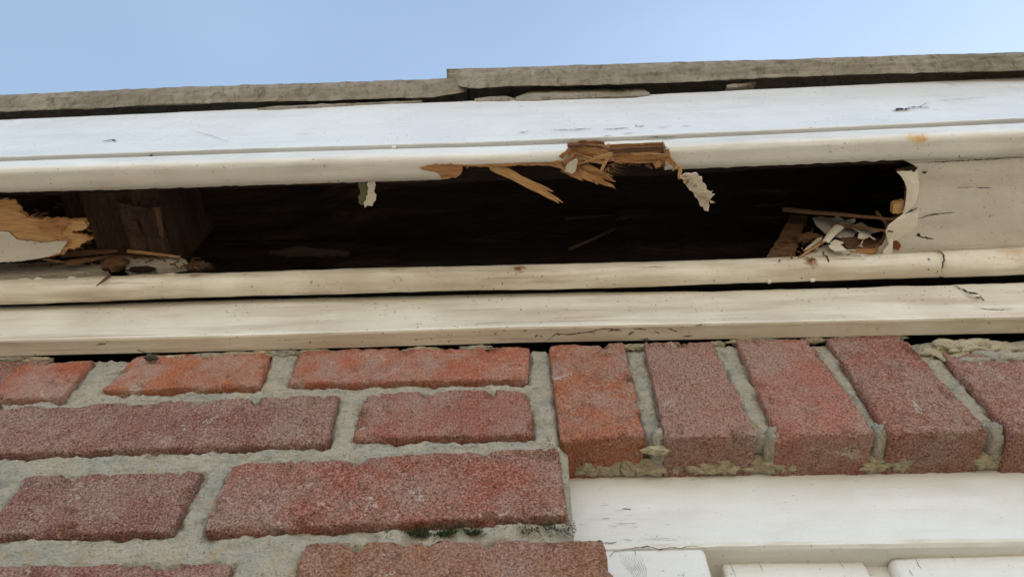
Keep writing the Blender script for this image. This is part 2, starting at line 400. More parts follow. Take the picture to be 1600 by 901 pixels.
def brick_obj(q, color, seed, depth=.055, r=.0023, step=.0020, proud=0., nm='brick', mat=None, parent=wall, rough=1., rc=.0024, grit=.9):
    TL, TR, BR, BL = [Vector(p) for p in q]
    Wd = ((TR - TL).length + (BR - BL).length) / 2; Hd = ((TL - BL).length + (TR - BR).length) / 2
    def ticks(Lg):
        n = max(4, int(Lg / step)); t = [i / n for i in range(n + 1)]
        e = [.0004, .0010, .0019]
        return sorted(set([0., 1.] + [k / Lg for k in e] + [1 - k / Lg for k in e] + [k for k in t if .0025 / Lg < k < 1 - .0025 / Lg]))
    us, vs_ = ticks(Wd), ticks(Hd)
    grid = []
    for v in vs_:
        row = []
        for u in us:
            a, b = min(u, 1 - u) * Wd, min(v, 1 - v) * Hd
            uu, vv = u, v
            if a < rc and b < rc:                                   # rounded corners
                da, db = rc - a, rc - b; l = math.hypot(da, db); m = max(da, db)
                a2, b2 = rc - da * m / l, rc - db * m / l
                uu = a2 / Wd if u < .5 else 1 - a2 / Wd; vv = b2 / Hd if v < .5 else 1 - b2 / Hd
            p = TL.lerp(TR, uu).lerp(BL.lerp(BR, uu), vv)
            d = min(a, b)
            # ragged outline
            wob = (fr(p.x + seed, p.z, seed * .7, 130, 5) * .0008 + nz3(p.x, p.z, seed, 520) * .0006) * rough
            k = max(0, 1 - d / .007)
            if a <= b: p.x += wob * k
            if b <= a: p.z += wob * k
            rr = r * (1 + 2.4 * max(-.2, fr(p.x, p.z, seed + 3, 55, 3)))
            chip = max(0, fr(p.x, p.z, seed + 9, 70, 4) - .30) * .016 * max(0, 1 - d / .013)
            h = rr * (1 - math.sqrt(max(0, 1 - max(0, 1 - d / rr) ** 2)))
            h += fr(p.x, p.z, seed, 45, 5) * .0007 * rough + nz3(p.x, p.z, seed, 700) * .0003 * rough + max(0, nz3(p.x, p.z, seed + 5, 190) - .18) * .0022 * rough + chip
            row.append((p.x, p.y - proud + h, p.z))
        grid.append(row)
    nu, nv = len(us), len(vs_)
    verts = [p for row in grid for p in row]; faces = []
    for i in range(nv - 1):
        for j in range(nu - 1): a = i * nu + j; faces.append((a, a + nu, a + nu + 1, a + 1))
    ring = [j for j in range(nu)] + [i * nu + nu - 1 for i in range(1, nv)] + [(nv - 1) * nu + j for j in range(nu - 2, -1, -1)] + [i * nu for i in range(nv - 2, 0, -1)]
    prev = ring; K = 7 if step < .004 else 1
    cen = (TL + TR + BR + BL) / 4
    for s in range(1, K + 1):
        cur = []
        for idx in ring:
            x, y, z = verts[idx]; t = s / K
            n_ = nz3(x, z, y + t * depth + seed, 130) * .0009 * rough
            cur.append(len(verts)); verts.append((x + n_ * (1 if x < cen.x else -1), y + depth * t, z + n_ * (1 if z < cen.z else -1)))
        m = len(ring)
        for k in range(m): faces.append((prev[k], prev[(k + 1) % m], cur[(k + 1) % m], cur[k]))
        prev = cur
    faces.append(tuple(prev))
    o = mesh(nm, verts, faces, mat or MAT['brick'], parent, smooth=True)
    if color: o.color = (min(1, color[0] * 1.50), color[1] * 1.46, color[2] * 1.34, grit)
    return o
def pq(*pp): return [at(x, y, y=YW) for x, y in pp]

BRICKS = []
rows = [
 ([(30, 567), (146, 563), (96, 622), (-22, 624)], (.30, .085, .045), 0),
 ([(211, 558), (424, 548.5), (405, 603), (158, 611)], (.32, .11, .055), .0005),
 ([(470, 547.5), (828, 543.5), (825, 594), (450, 601)], (.33, .105, .06), .001),
 ([(-40, 640), (530, 618), (512, 694), (-72, 712)], (.25, .115, .10), .001),
 ([(572, 615), (826, 609), (834, 681), (550, 686)], (.29, .105, .08), .001),
 ([(40, 746), (318, 737), (268, 833), (-25, 838)], (.23, .10, .09), .0015),
 ([(362, 727), (872, 701), (888, 807), (318, 832)], (.31, .105, .07), .002),
 ([(-200, 888), (364, 880), (330, 962), (-300, 975)], (.23, .09, .08), .001),
 ([(480, 852), (942, 845), (972, 950), (440, 962)], (.26, .12, .07), .0025),
]
for i, (q, c, pr) in enumerate(rows): BRICKS.append(pq(*q)); brick_obj(pq(*q), c, i * 3.1 + .5, proud=pr * .7 + .0010, depth=.05, grit=(.38, .34, .42, .78, .62, .85, .8, .75, .68)[i])
sold = [
 ([(857, 542.5), (975, 539), (1008, 685), (876, 691)], (.33, .115, .06)),
 ([(1006, 538), (1112, 535), (1184, 684), (1040, 687)], (.33, .175, .14)),
 ([(1150, 534), (1262, 531), (1368, 682), (1215, 685)], (.34, .135, .105)),
 ([(1290, 529.5), (1408, 526), (1545, 678), (1390, 681)], (.29, .12, .09)),
 ([(1470, 553), (1592, 549), (1722, 676), (1582, 680)], (.31, .145, .12)),
]
for i, (q, c) in enumerate(sold): BRICKS.append(pq(*q)); brick_obj(pq(*q), c, 40 + i * 2.3, proud=.0024, depth=.045, r=.0018, grit=(.55, .72, .62, .74, .72)[i])
# more of the wall just outside the picture
rnd = random.Random(3)
def plain_brick(x0, x1, z0, z1):
    c = [k * rnd.uniform(.85, 1.1) for k in (.30, .12, .085)]
    brick_obj([(x0, YW, z1), (x1, YW, z1), (x1, YW, z0), (x0, YW, z0)], c, rnd.uniform(0, 90), step=.007, depth=.05)
for z0, z1, ends in ((.475, .527, -.40), (.405, .468, -.405), (.330, .393, -.36), (.252, .316, -.425), (.178, .242, .03), (.103, .167, -.08)):
    x = ends
    while x > -.95: plain_brick(x - .215, x, z0, z1); x -= .227
x = .392
for k in range(7): plain_brick(x, x + .065, .412, .527); x += .0775
def to_brick(x, z):
    best = 9.
    for q in BRICKS:
        if x < min(q[0].x, q[3].x) - .007 or x > max(q[1].x, q[2].x) + .007 or z > max(q[0].z, q[1].z) + .007 or z < min(q[2].z, q[3].z) - .007: continue
        d = -9.
        for k in range(4):
            a, b = q[k], q[(k + 1) % 4]; ex, ez = b.x - a.x, b.z - a.z; l = math.hypot(ex, ez)
            d = max(d, ((x - a.x) * -ez + (z - a.z) * ex) / l)
        best = min(best, d)
    return best
# mortar bed behind the bricks, a few millimetres back
def bed(name, x0, x1, z0, z1, step, mat, yoff=.0040, under=None, fine=False):
    xs, zs = frange(x0, x1, step), frange(z0, z1, step); verts = []; faces = []
    ww = len(xs)
    rowsz = [('f', z) for z in reversed(zs)] + ([('u', t) for t in (.004, .010, .018, .027, .036)] if under else [])
    for kd, t in rowsz:
        for x in xs:
            if kd == 'f':
                z = t - max(0, (t - z1 + .03) / .03) * max(0, .0010 + .0030 * nz3(x, 0, 8, 22)); d = fr(x, z, .3, 42, 5) * .0022 + fr(x, z, 4.2, 150, 4) * .0018 + abs(nz3(x * .4, z, 6.1, 95)) * .0016
                if fine:
                    e = to_brick(x + .0012 * nz3(x, z, 1, 200), z + .0012 * nz3(x, z, 5, 200)); k_ = max(0, 1 - max(e, 0) / .0034)
                    d += (.0040 * k_ ** 1.6 - .0012) * max(.15, .75 + 1.1 * nz3(x, z, 3, 60)) + .0005 * nz3(x, z, 2, 420)
                y = YW + yoff + d
                if under and t - z0 < .006: y += .006 - (t - z0)
                if not under and x1 - x < .006: y += (.006 - (x1 - x)) * 1.2
            else: y = YW + yoff + .006 + t; z = z0 + fr(x, t, 9., 80, 4) * .0016
            verts.append((x, y, z))
    n = len(rowsz)
    for i in range(n - 1):
        for j in range(ww - 1): a = i * ww + j; faces.append((a, a + 1, a + ww + 1, a + ww))
    if not under:                                                    # return into the window reveal
        base = len(verts)
        for i in range(n): x, y, z = verts[i * ww + ww - 1]; verts.append((x + .001, y + .045, z))
        for i in range(n - 1): faces.append((i * ww + ww - 1, base + i, base + i + 1, (i + 1) * ww + ww - 1))
    return mesh(name, verts, faces, mat, wall, smooth=True)
bed('mortar', -.46, .021, .215, .5260, .0015, MAT['mortar'], .0034, fine=True)
bed('mortar', -.95, -.459, .05, .5248, .005, MAT['mortar'], .0058)
bed('mortar', -.46, .021, .05, .2152, .005, MAT['mortar'], .0058)
bed('mortar', .0215, .46, .4135, .5255, .0015, MAT['mortar'], .0036, under=True, fine=True)
bed('mortar', .4598, .95, .4135, .5240, .004, MAT['mortar'], .0054, under=True)
box('wall_core', (-3, YW + .012, -1.75), (.012, YW + .26, .512), MAT['mortar'], wall)
box('wall_core', (.012, YW + .05, .4165), (3, YW + .26, .512), MAT['mortar'], wall)
box('wall_core', (1.1, YW + .012, -1.75), (3, YW + .26, .4165), MAT['mortar'], wall)
box('wall_core', (.012, YW + .02, -1.75), (1.1, YW + .26, -.62), MAT['mortar'], wall)
# lumps: mortar smeared over the lintel top, crumbs of bedding along the window head
def lump(name, pts, y, th, mat, parent, jag=.0011):
    return plate(name, [at(a, b, y=y) for a, b in pts], th, mat, parent, jag, .002, up=Vector((0, 1, 0)))
def blob(name, c, rad, mat, parent, seed=0, n=(18, 10), sq=.35):
    """rough rounded lump"""
    verts, faces = [], []
    for i in range(n[1] + 1):
        th = math.pi * i / n[1]
        for j in range(n[0]):
            ph = 2 * math.pi * j / n[0]; d = Vector((math.sin(th) * math.cos(ph), math.sin(th) * math.sin(ph), math.cos(th)))
            k = 1 + sq * noise.fractal(d * 2.2 + Vector((seed, 0, 0)), .8, 2, 4)
            verts.append((c[0] + d.x * rad[0] * k, c[1] + d.y * rad[1] * k, c[2] + d.z * rad[2] * k))
    for i in range(n[1]):
        for j in range(n[0]): faces.append((i * n[0] + j, i * n[0] + (j + 1) % n[0], (i + 1) * n[0] + (j + 1) % n[0], (i + 1) * n[0] + j))
    o = mesh(name, verts, faces, mat, parent, smooth=True); return o
p = at(1515, 548, y=YW)
blob('mortar_smear', (p.x, YW + .003, p.z + .002), (.040, .0085, .0115), MAT['sealant'], wall, 3.3, (60, 24), .5)
p = at(1560, 562, y=YW); blob('mortar_smear', (p.x, YW + .003, p.z), (.030, .0075, .0105), MAT['mortar'], wall, 7.3, (50, 20), .5)
for k, (px, w_) in enumerate(((920, .011), (955, .012), (985, .008), (1015, .014), (1060, .006), (1105, .016), (1135, .012), (1185, .013), (1210, .012), (1232, .010), (1372, .013), (1395, .012), (1420, .009), (1548, .012), (1572, .014), (1598, .012), (1640, .02))):
    pb = at(px, 738, y=.366)
    blob('mortar_crumb', (pb.x, .3660, .4115), (w_, .0075, .0052 * rnd.uniform(.7, 1.2)), MAT['sealant'], wall, k * 1.9, (26, 12), .42)
p = at(1025, 699, y=YW + .006); blob('mortar_smear', (p.x, YW + .0085, p.z), (.009, .003, .0032), MAT['sealant'], wall, 11, (34, 16), .35)
for k, (px, py) in enumerate(((1030, 706), (1210, 705), (1378, 703), (1562, 700))):
    p = at(px, py, y=YW + .012); blob('mortar_lump', (p.x, YW + .018, .4165), (.0068, .020, .0085), MAT['mortar'], wall, 20 + k * 3, (30, 18), .16)
# bedding left on the top arrises
for k, (px, py, a) in enumerate(((20, 560, .02), (60, 562, .012), (268, 559, .022), (322, 556, .016), (372, 554, .018), (415, 552, .016), (448, 551, .018), (490, 549, .014), (985, 541, .008), (1000, 541, .006), (1120, 537, .007), (1165, 533, .014), (1195, 533, .012), (660, 546, .016), (1270, 531, .010), (745, 543.5, .013), (1320, 529, .014), (1370, 528, .012), (1395, 527, .010), (1045, 539, .006))):
    p = at(px, py, y=YW); blob('mortar_crumb', (p.x, YW + .0010, p.z + .0005), (a, .0028, .0026), MAT['sealant' if k % 3 else 'mortar'], wall, 50 + k, (34, 12), .5)

# moss in the joint: hundreds of tiny leaflets in one mass
mv, mf = [], []
def mossy(px0, px1, pyf, n, spread, y=YW + .0022):
    for _ in range(n):
        px = random.uniform(px0, px1); p = at(px, pyf(px) + random.gauss(0, spread), y=y + random.uniform(-.0025, .001))
        if noise.noise(p * 160) < -.05: continue
        s = random.uniform(.0002, .0006); a = Vector((random.gauss(0, 1), random.gauss(0, 1), random.gauss(0, 1))).normalized(); b = a.orthogonal().normalized()
        i = len(mv); mv.extend([tuple(p - b * s), tuple(p + b * s), tuple(p + a * s * 2.2)]); mf.append((i, i + 1, i + 2))
mossy(600, 780, lambda x: 834 - .02 * (x - 600), 3600, 3.0)
mossy(640, 720, lambda x: 808 - .03 * (x - 640), 2200, 2.6)
mossy(650, 730, lambda x: 822, 900, 7)
mossy(812, 900, lambda x: 826, 900, 6)
mossy(855, 880, lambda x: 690 + .1 * x - 85, 150, 5)
tag(mesh('moss', mv, mf, MAT['moss']), kind='stuff', label='dark green moss clinging to the mortar joint below the long brick', cat='moss')

# ------------------------------------------------------------------ frieze board (lowest timber, against the wall)
XS = frange(-.80, .80, .005)
fz_front = edge_z(.3228, [(0, 532), (400, 522.5), (800, 510.5), (1200, 503), (1600, 494.5)])
fz_top = edge_z(.3228, [(0, 477), (400, 465), (800, 456.5), (1200, 447.5), (1600, 436)])
FYF = .3228
XG0, XG1 = at(900, 450, y=.32).x, at(1120, 450, y=.32).x
def gap(x):
    k = max(0, min(1, (x - XG0) / (XG1 - XG0))); return -.0036 + .0036 * k + (.0008 + .0008 * k) * (nz3(x, 0, 2, 30) + .6 * nz3(x, 0, 5, 110))
def sec_frieze(x):
    b, t = fz_front(x), fz_top(x) - gap(x)
    return [(.3388, b + .010), (.3388, b + .001), (.3378, b), (FYF + .0022, b), (FYF + .0006, b + .0006), (FYF, b + .0022), (FYF + .0012, b + .012), (FYF + .0024, b + .026), (FYF + .0030, (b + t) / 2 + .008),
            (FYF + .0030, t - .001), (FYF + .004, t), (.3388, t - .001)]
nf = len(sec_frieze(0)); frieze = sweep('frieze_board', XS, sec_frieze, [MAT['frieze'], MAT['dark']], None, [1] + [0] * (nf - 3) + [1, 1], org=EAVE)  # top edge and back coloured dark: shade of the gap put into the colour
tag(frieze, 'cream painted flat board resting on top of the brickwork', 'trim board')
def fzp(a, b): return at(a, b, y=FYF + .0024)
o_ = (0, -.0006, 0)
crack([fzp(*p) for p in ((1490, 447), (1503, 452), (1514, 457), (1524, 459), (1532, 463), (1537, 470))], .0026, frieze, o_)
crack([fzp(*p) for p in ((1514, 459), (1525, 461), (1531, 466))], .0042, frieze, o_)
crack([fzp(*p) for p in ((1522, 479), (1538, 485), (1556, 486), (1582, 485))], .0009, frieze, (0, -.0014, 0))
ribbon('paint_flake', [fzp(1505, 458) + Vector((0, -.001, 0)), fzp(1515, 464) + Vector((0, -.003, 0)), fzp(1525, 470) + Vector((0, -.0045, 0))],
       [fzp(1518, 462) + Vector((0, -.001, 0)), fzp(1527, 466) + Vector((0, -.004, 0)), fzp(1530, 471) + Vector((0, -.005, 0))], .0004, MAT['frieze'], frieze, 3, .0004, Vector((0, 1, 0)))
def fzu(a, b):
    p = at(a, b, surf=lambda x, y: fz_front(x)); return p
u_ = (0, 0, -.0006)
crack([fzu(*p) for p in ((846, 536), (858, 529), (870, 520), (884, 522), (905, 520), (924, 517), (941, 513), (962, 513))], .0008, frieze, u_)
for pts in (((870, 519), (875, 523)), ((922, 517), (930, 521)), ((940, 512), (972, 516)), ((950, 517), (968, 513)), ((990, 513), (1010, 514)), ((1000, 528), (1016, 531)), ((1004, 532), (1012, 527)),
            ((1022, 516), (1030, 520)), ((1045, 512), (1058, 518)), ((1066, 525), (1082, 523)), ((982, 523), (990, 517)), ((1085, 508), (1098, 506)), ((150, 538), (166, 536)), ((214, 545), (232, 552))):
    crack([fzu(*p) for p in pts], .0010, frieze, u_, 'dirt_mark', 'web')
for px, py in ():
    p = fzu(px, py); blob('paint_drip', (p.x, p.y - .0008, p.z - .0006), (.0055 if px < 1310 else .004, .0014, .0022), MAT['frieze'], frieze, px)
# cobweb wad in the gap on the left
p = at(234, 556, y=.332)
web = blob('cobweb', (p.x, .334, p.z + .001), (.0052, .003, .0022), MAT['web'], None, 5, (20, 12), .45)
tag(web, 'dusty dark cobweb wad in the gap under the cream board, left', 'cobweb')
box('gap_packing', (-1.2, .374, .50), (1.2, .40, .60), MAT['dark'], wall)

# ------------------------------------------------------------------ bead moulding
BR_ = .0127; BY = .315
bead_mid = edge_z(BY, [(0, 459), (400, 446), (800, 437), (1200, 425.5), (1480, 415.5), (1600, 411)])
def bead_r(x): return BR_ * (1 + .05 * nz3(x, 0, 0, 9) + .03 * nz3(x, 4, 0, 40))
XCR = at(1487, 415, y=.303).x
def sec_bead(x):
    r = bead_r(x); 
    d = abs(x - XCR)
    if x > XCR: r *= 1.04
    if d < .0016: r *= .94
    return arc(BY + .001 * nz3(x, 2, 0, 6), bead_mid(x), r, 92, 288, 22) + [(BY + .006, bead_mid(x) - .004), (.345, bead_mid(x) - .001), (.345, bead_mid(x) + .008)]
xsb = sorted(set(frange(-.80, .80, .004)) | {XCR + k * .0005 for k in range(-4, 5)})
nb = len(sec_bead(0)); bead = sweep('bead_moulding', xsb, sec_bead, [MAT['bead'], MAT['dark']], None, [0] * (nb - 4) + [1] * 4, org=EAVE, smooth=True, wob=.00035, caps=True)  # rear faces coloured dark, painting in the shade of the gap below
tag(bead, 'rounded cream bead moulding with rust spots along the hole', 'moulding')
def on_bead(px, ang, k=1.0, x=None):
    xx = at(px, 420, y=.305).x if x is None else x
    r = bead_r(xx) * (1.04 if xx > XCR else 1) * k; return Vector((xx, BY + r * math.cos(R(ang)), bead_mid(xx) + r * math.sin(R(ang))))
cp = [on_bead(0, a, 1.012, XCR + dx) for a, dx in ((118, -.004), (135, .0005), (150, .002), (170, .0015), (190, .0022), (215, .001), (240, -.001), (262, -.0025))]
crack(cp, .0011, bead, (0, -.0003, 0))
crack([on_bead(px, a, 1.012) for px, a in ((1442, 120), (1449, 140), (1455, 160))], .0012, bead, (0, -.0003, 0), 'dirt_mark', 'web')
for px, a, w_ in ((1205, 286, .0026), (1275, 285, .0034)):
    p = on_bead(px, a - 4, .90); blob('paint_drip', q3(p), (w_ * .8, .0022, .0036), MAT['bead'], bead, px, (16, 10), .15)
for px, a0, a1 in ((512, 250, 282), (690, 215, 262), (930, 240, 275), (1090, 150, 178)): crack([on_bead(px + k * 2, a0 + (a1 - a0) * k / 4, 1.008) for k in range(5)], .0005, bead, (0, -.0002, 0))
for pts in ((1000, 205, 1040), (600, 210, 628), (1310, 195, 1352), (760, 232, 800)): crack([on_bead(pts[0] + (pts[2] - pts[0]) * k / 4, pts[1] + 3 * (k % 2), 1.008) for k in range(5)], .0005, bead, (0, -.0002, 0))
for px, a, w_ in ((60, 150, .006), (82, 158, .004), (20, 160, .005), (278, 160, .005), (130, 155, .004)):
    p = on_bead(px, a, .93); blob('paint_drip', q3(p), (w_, .0018, .0018), MAT['bead'], bead, px, (16, 10), .25)

# ------------------------------------------------------------------ fascia
YF = .2016
fa_b = edge_z(YF, [(0, 245), (200, 238), (400, 231.5), (600, 226), (800, 219.5), (1000, 211.5), (1200, 202.5), (1400, 193.5), (1600, 184)])
fa_t = edge_z(YF, [(0, 187), (400, 169.5), (800, 155), (1000, 148), (1200, 138.5), (1600, 120.5)])
def sec_fascia(x):
    b, t = fa_b(x), fa_t(x)
    return [(.226, b), (YF + .0012, b), (YF + .0003, b + .0004), (YF, b + .0014)] + [(YF + .0006 * math.sin(math.pi * k / 8), b + (t - b) * k / 8) for k in range(1, 8)] + [(YF, t - .002), (YF + .0006, t - .0006), (YF + .002, t), (.226, t + .001)]
fascia = sweep('fascia_board', XS, sec_fascia, MAT['fascia'], org=EAVE, wob=.00018)
tag(fascia, 'glossy white fascia board reflecting the sky below the mossy coping', 'fascia board')
def fap(a, b): return at(a, b, y=YF)
f_ = (0, -.0007, 0)
for pts, w_ in ((((1396, 174), (1404, 172), (1414, 171.5), (1421, 171)), .0042), (((1418, 169.5), (1434, 168), (1452, 169)), .0026), (((1436, 168), (1446, 163), (1450, 161)), .0007), (((860, 204.5), (905, 203), (925, 202)), .0016),
               (((942, 203), (984, 201)), .0018), (((160, 221.5), (176, 219.5), (182, 221)), .003), (((1002, 216), (1058, 215.5)), .002), (((945, 213), (955, 212.5)), .0008), (((1028, 200), (1042, 199.5)), .0012),
               (((1066, 198), (1078, 197.5)), .001), (((808, 208), (826, 207.5)), .0012), (((460, 211), (490, 209)), .0008), (((992, 196), (995, 198), (1001, 198.5), (1007, 197)), .0014), (((1464, 158), (1540, 153)), .0007),
               (((300, 205), (330, 213), (358, 223)), .0005), (((1470, 129), (1500, 135)), .0009), (((975, 209.5), (990, 209)), .001)):
    crack([fap(*p) for p in pts], w_, fascia, f_)
p = at(615, 229, y=.2035); blob('paint_drip', (p.x, .2045, p.z + .001), (.0022, .0018, .0035), MAT['bed'], fascia, 4)
p = at(236, 242, y=.2035); blob('dirt_mark', (p.x, .2042, p.z), (.0012, .001, .0018), MAT['web'], fascia, 4)

# ------------------------------------------------------------------ bed moulding under the fascia
YN = .203
no_t = edge_z(YN, [(0, 252), (200, 245.5), (400, 239), (600, 233), (800, 228), (1000, 219.5), (1200, 210), (1400, 201), (1600, 192)])
def zu(x): return no_t(x) - .0205                          # its underside
def su(x, y): return zu(x)
un_b = edge_y(su, [(-200, 307), (0, 301), (200, 296), (400, 289.5), (600, 283.5), (690, 281), (1060, 264.5), (1200, 259), (1410, 250), (1600, 244)])
X0, X1 = at(889, 240, y=YN).x, at(1046, 240, y=YN).x
XT = at(722, 260, surf=su).x
un_torn = edge_y(su, [(690, 281), (703, 278.5), (712, 270), (722, 259), (760, 257.5), (810, 255.5), (850, 255), (880, 252.5), (890, 252)])
XA = at(690, 281, surf=su).x
def sec_bed(x):
    t, u = no_t(x), zu(x)
    yb = un_b(x)
    if XA < x < X1: yb = un_torn(min(x, X0)) + .0006 * nz3(x, 1, 1, 300)
    jag = .0007 * fr(x, .2, .2, 130, 3)
    r = .0068
    return [(yb + jag, u + .010), (yb + jag, u + .0003), ((yb + YN + r) / 2, u)] + arc(YN + r, u + r, r, 268, 180, 9) + [(YN, (t + u + r) / 2 + .002)] + arc(YN + .004, t - .0008, .004, 180, 105, 5) + [(.2105, t + .004), (.2105, u + .010)]
nsec = len(sec_bed(0)); smats = [0] * nsec; smats[0] = 1; smats[-1] = 1; smats[-2] = 0
xl = [x for x in frange(-.80, X0, .0025)]; xr = frange(X1, .80, .0025)
bedm = bpy.data.objects.new('bed_moulding', None); C.objects.link(bedm); bedm.location = EAVE
tag(bedm, 'white nosed moulding under the fascia with a chunk torn out', 'moulding')
sweep('moulding_length', xl, sec_bed, [MAT['bed'], MAT['raw']], bedm, smats, org=EAVE, smooth=True)
sweep('moulding_length', xr, sec_bed, [MAT['bed'], MAT['raw']], bedm, smats, org=EAVE, smooth=True)
# the sliver of nose that is left above the torn chunk
XM = at(948, 235, y=YN).x
def sec_rem(x):
    t = no_t(x); lo = t - .0048 - .0018 * fr(x, 0, 0, 90, 3)
    return [(.209, lo), (YN + .001, lo), (YN, lo + .001)] + arc(YN + .004, t - .0008, .004, 180, 105, 5) + [(.209, t + .004)]
sweep('nose_remnant', frange(XM, X1 + .001, .0022), sec_rem, [MAT['bed'], MAT['raw']], bedm, [1, 0, 0, 0, 0, 0, 0, 0, 0, 0][:len(sec_rem(0))], org=EAVE, wob=.0003)
# torn fibrous wood in the gap: ridged along the grain
def torn(name, x0, x1, ya, za, yb, zb, mat, n=26, amp=.0018, seed=0):
    xs = frange(x0, x1, .0018); verts, faces = [], []
    for x in xs:
        e = min(x - x0, x1 - x)
        for j in range(n + 1):
            t = j / n; y, z = ya(x) + (yb(x) - ya(x)) * t, za(x) + (zb(x) - za(x)) * t
            rg = noise.fractal(Vector((x * 28 + seed, t * 26, seed)), .7, 2.1, 4) * amp + noise.noise(Vector((x * 9, t * 60, seed))) * amp * .6
            verts.append((x, y + rg, z + rg * .6))
    for i in range(len(xs) - 1):
        for j in range(n): a = i * (n + 1) + j; faces.append((a, a + 1, a + n + 2, a + n + 1))
    return mesh(name, verts, faces, mat, bedm)
torn('torn_wood', X0 - .004, X1 + .003, lambda x: .2072, lambda x: no_t(x) + .0035, lambda x: .2155 + .003 * fr(x, 0, 0, 30, 3), lambda x: zu(x) + .0065 + .003 * fr(x, 3, 0, 45, 3), MAT['raw'])
torn('torn_wood', X0 - .002, XM + .004, lambda x: .2036 + .0012 * fr(x, 2, 0, 60, 2), lambda x: no_t(x) + .0005 + .0045 * fr(x, 5, 0, 80, 4), lambda x: .2130, lambda x: zu(x) + .004, MAT['raw'], 22, .0024, 4)
# bare patch where the underside has flaked away
def bu(a, b, dz=-.0005): p = at(a, b, surf=lambda x, y: zu(x) + dz); return p
plate('bare_patch', [bu(*p) for p in ((655, 262), (668, 258), (700, 256.5), (724, 257), (722, 268), (716, 275), (702, 279), (690, 279), (686, 272), (676, 268), (662, 266))], .004, MAT['raw'], bedm, .0009)
plate('bare_patch', [bu(*p) for p in ((722, 259), (760, 257.5), (810, 255.5), (860, 254), (886, 250), (886, 254), (860, 258), (800, 259), (750, 261))], .003, MAT['raw'], bedm, .0006)
def sp(name, a, b, za, zb, w0, w1, mat, th=.0022, parent=None, bend=0.):
    return splinter(name, at(*a, z=za), at(*b, z=zb), w0, w1, th, MAT[mat], parent, bend=bend)
sp('splinter', (764, 255), (880, 317), .612, .600, .0086, .0034, 'pale', .003, bedm)
sp('splinter', (795, 271), (865, 299), .609, .602, .0040, .0018, 'pale', .002, bedm)
# fan of torn fibres
for a, b, w0, w1, mt in (((886, 262), (960, 292), .010, .0016, 'pale'), ((892, 254), (962, 284), .007, .0014, 'raw'), ((905, 258), (950, 288), .006, .002, 'raw'), ((888, 250), (944, 272), .006, .002, 'raw'),
                         ((915, 270), (935, 289), .004, .001, 'raw'), ((878, 262), (912, 282), .006, .002, 'raw'), ((938, 268), (960, 284), .0035, .001, 'pale'), ((952, 240), (938, 270), .0028, .0022, 'pale'),
                         ((958, 245), (1030, 246), .006, .003, 'raw'), ((890, 233), (950, 236), .007, .004, 'raw'), ((900, 228), (948, 231), .004, .003, 'rot'), ((955, 236), (1044, 231), .004, .004, 'rot'),
                         ((958, 240), (905, 256), .003, .001, 'pale'), ((868, 252), (884, 266), .004, .002, 'raw'), ((930, 247), (900, 262), .003, .002, 'rot'), ((1022, 244), (1030, 262), .008, .004, 'raw'),
                         ((1036, 240), (1058, 261), .006, .003, 'raw'), ((1032, 250), (1024, 262), .006, .002, 'raw'), ((1060, 258), (1051, 267), .0014, .0004, 'pale'), ((1063, 261), (1061, 281), .003, .0022, 'pale')):
    zz = .609 if b[1] > 255 else .6105
    sp('splinter', a, b, zz + .001, zz - .005, w0, w1, mt, .0022, bedm)
plate('paint_flake', [at(*p, z=.6045) for p in ((880, 266), (889, 254), (901, 247), (903, 252), (899, 268), (893, 272))], .0008, MAT['flake'], bedm, .0003)
plate('paint_flake', [at(*p, z=.6110) for p in ((575, 280), (588, 280), (586, 292), (584, 300), (588, 306), (587, 313), (583, 317), (582, 322), (575, 321), (570, 325), (568, 317), (572, 310), (574, 300))], .0014, MAT['flake'], bedm, .0009, .0016)
plate('paint_flake', [at(*p, z=.6122) for p in ((559, 281), (576, 281), (575, 296), (574, 306), (571, 318), (566, 321), (560, 316), (559, 308), (563, 300), (560, 292))], .0012, MAT['green'], bedm, .0010, .0016)
# fibrous white flake hanging from the right of the break
fl = plate('paint_flake', [at(*p, z=.603) for p in ((1063, 276), (1074, 272), (1087, 270), (1097, 277), (1102, 288), (1106, 298), (1117, 304), (1112, 309), (1107, 318), (1108, 330), (1101, 329), (1085, 305))], .002, MAT['fluff'], bedm, .0011, .0016)
for k in range(46):
    t = random.random(); a = (1066 + 40 * t + random.uniform(-8, 8), 276 + 46 * t + random.uniform(-4, 4) - 2); L_ = random.uniform(5, 13)
    sp('fibre', a, (a[0] + L_ * random.uniform(.2, 1), a[1] + L_ * random.uniform(-.7, .5)), .6025, .6015 + random.uniform(-.001, .001), random.uniform(.0008, .002), .0005, 'fluff' if k % 5 else 'pale', .0009, fl)

# ------------------------------------------------------------------ soffit boards either side of the hole
ys_in, ys_out = .312, .2195
def so(x, y): 
    t = (y - ys_out) / (ys_in - ys_out)
    return (zu(x) + .0035) * (1 - t) + (bead_mid(x) + .0105) * t
def sop(a, b, dz=0): return at(a, b, surf=lambda x, y: so(x, y) + dz)
def soffit(name, pts, label, tail):
    out = [sop(*p) for p in pts] + [Vector((x, y, so(x, y))) for x, y in tail]
    o = plate(name, out, .006, [MAT['soffit'], MAT['rot']], None, .0005, .0022)
    return tag(o, label, 'soffit board')
right = soffit('soffit_board', [(1410, 249), (1424, 256), (1432, 262), (1428, 266), (1414, 266), (1404, 268), (1412, 277), (1418, 288), (1419, 300), (1417, 314), (1412, 333), (1399, 343), (1388, 352), (1385, 366), (1384, 372), (1379, 382), (1362, 393), (1340, 402), (1340, 408)],
   'chalky cream soffit board right of the hole with paint curling off its torn end', [(.80, .318), (.80, .2165), (.45, .217)])
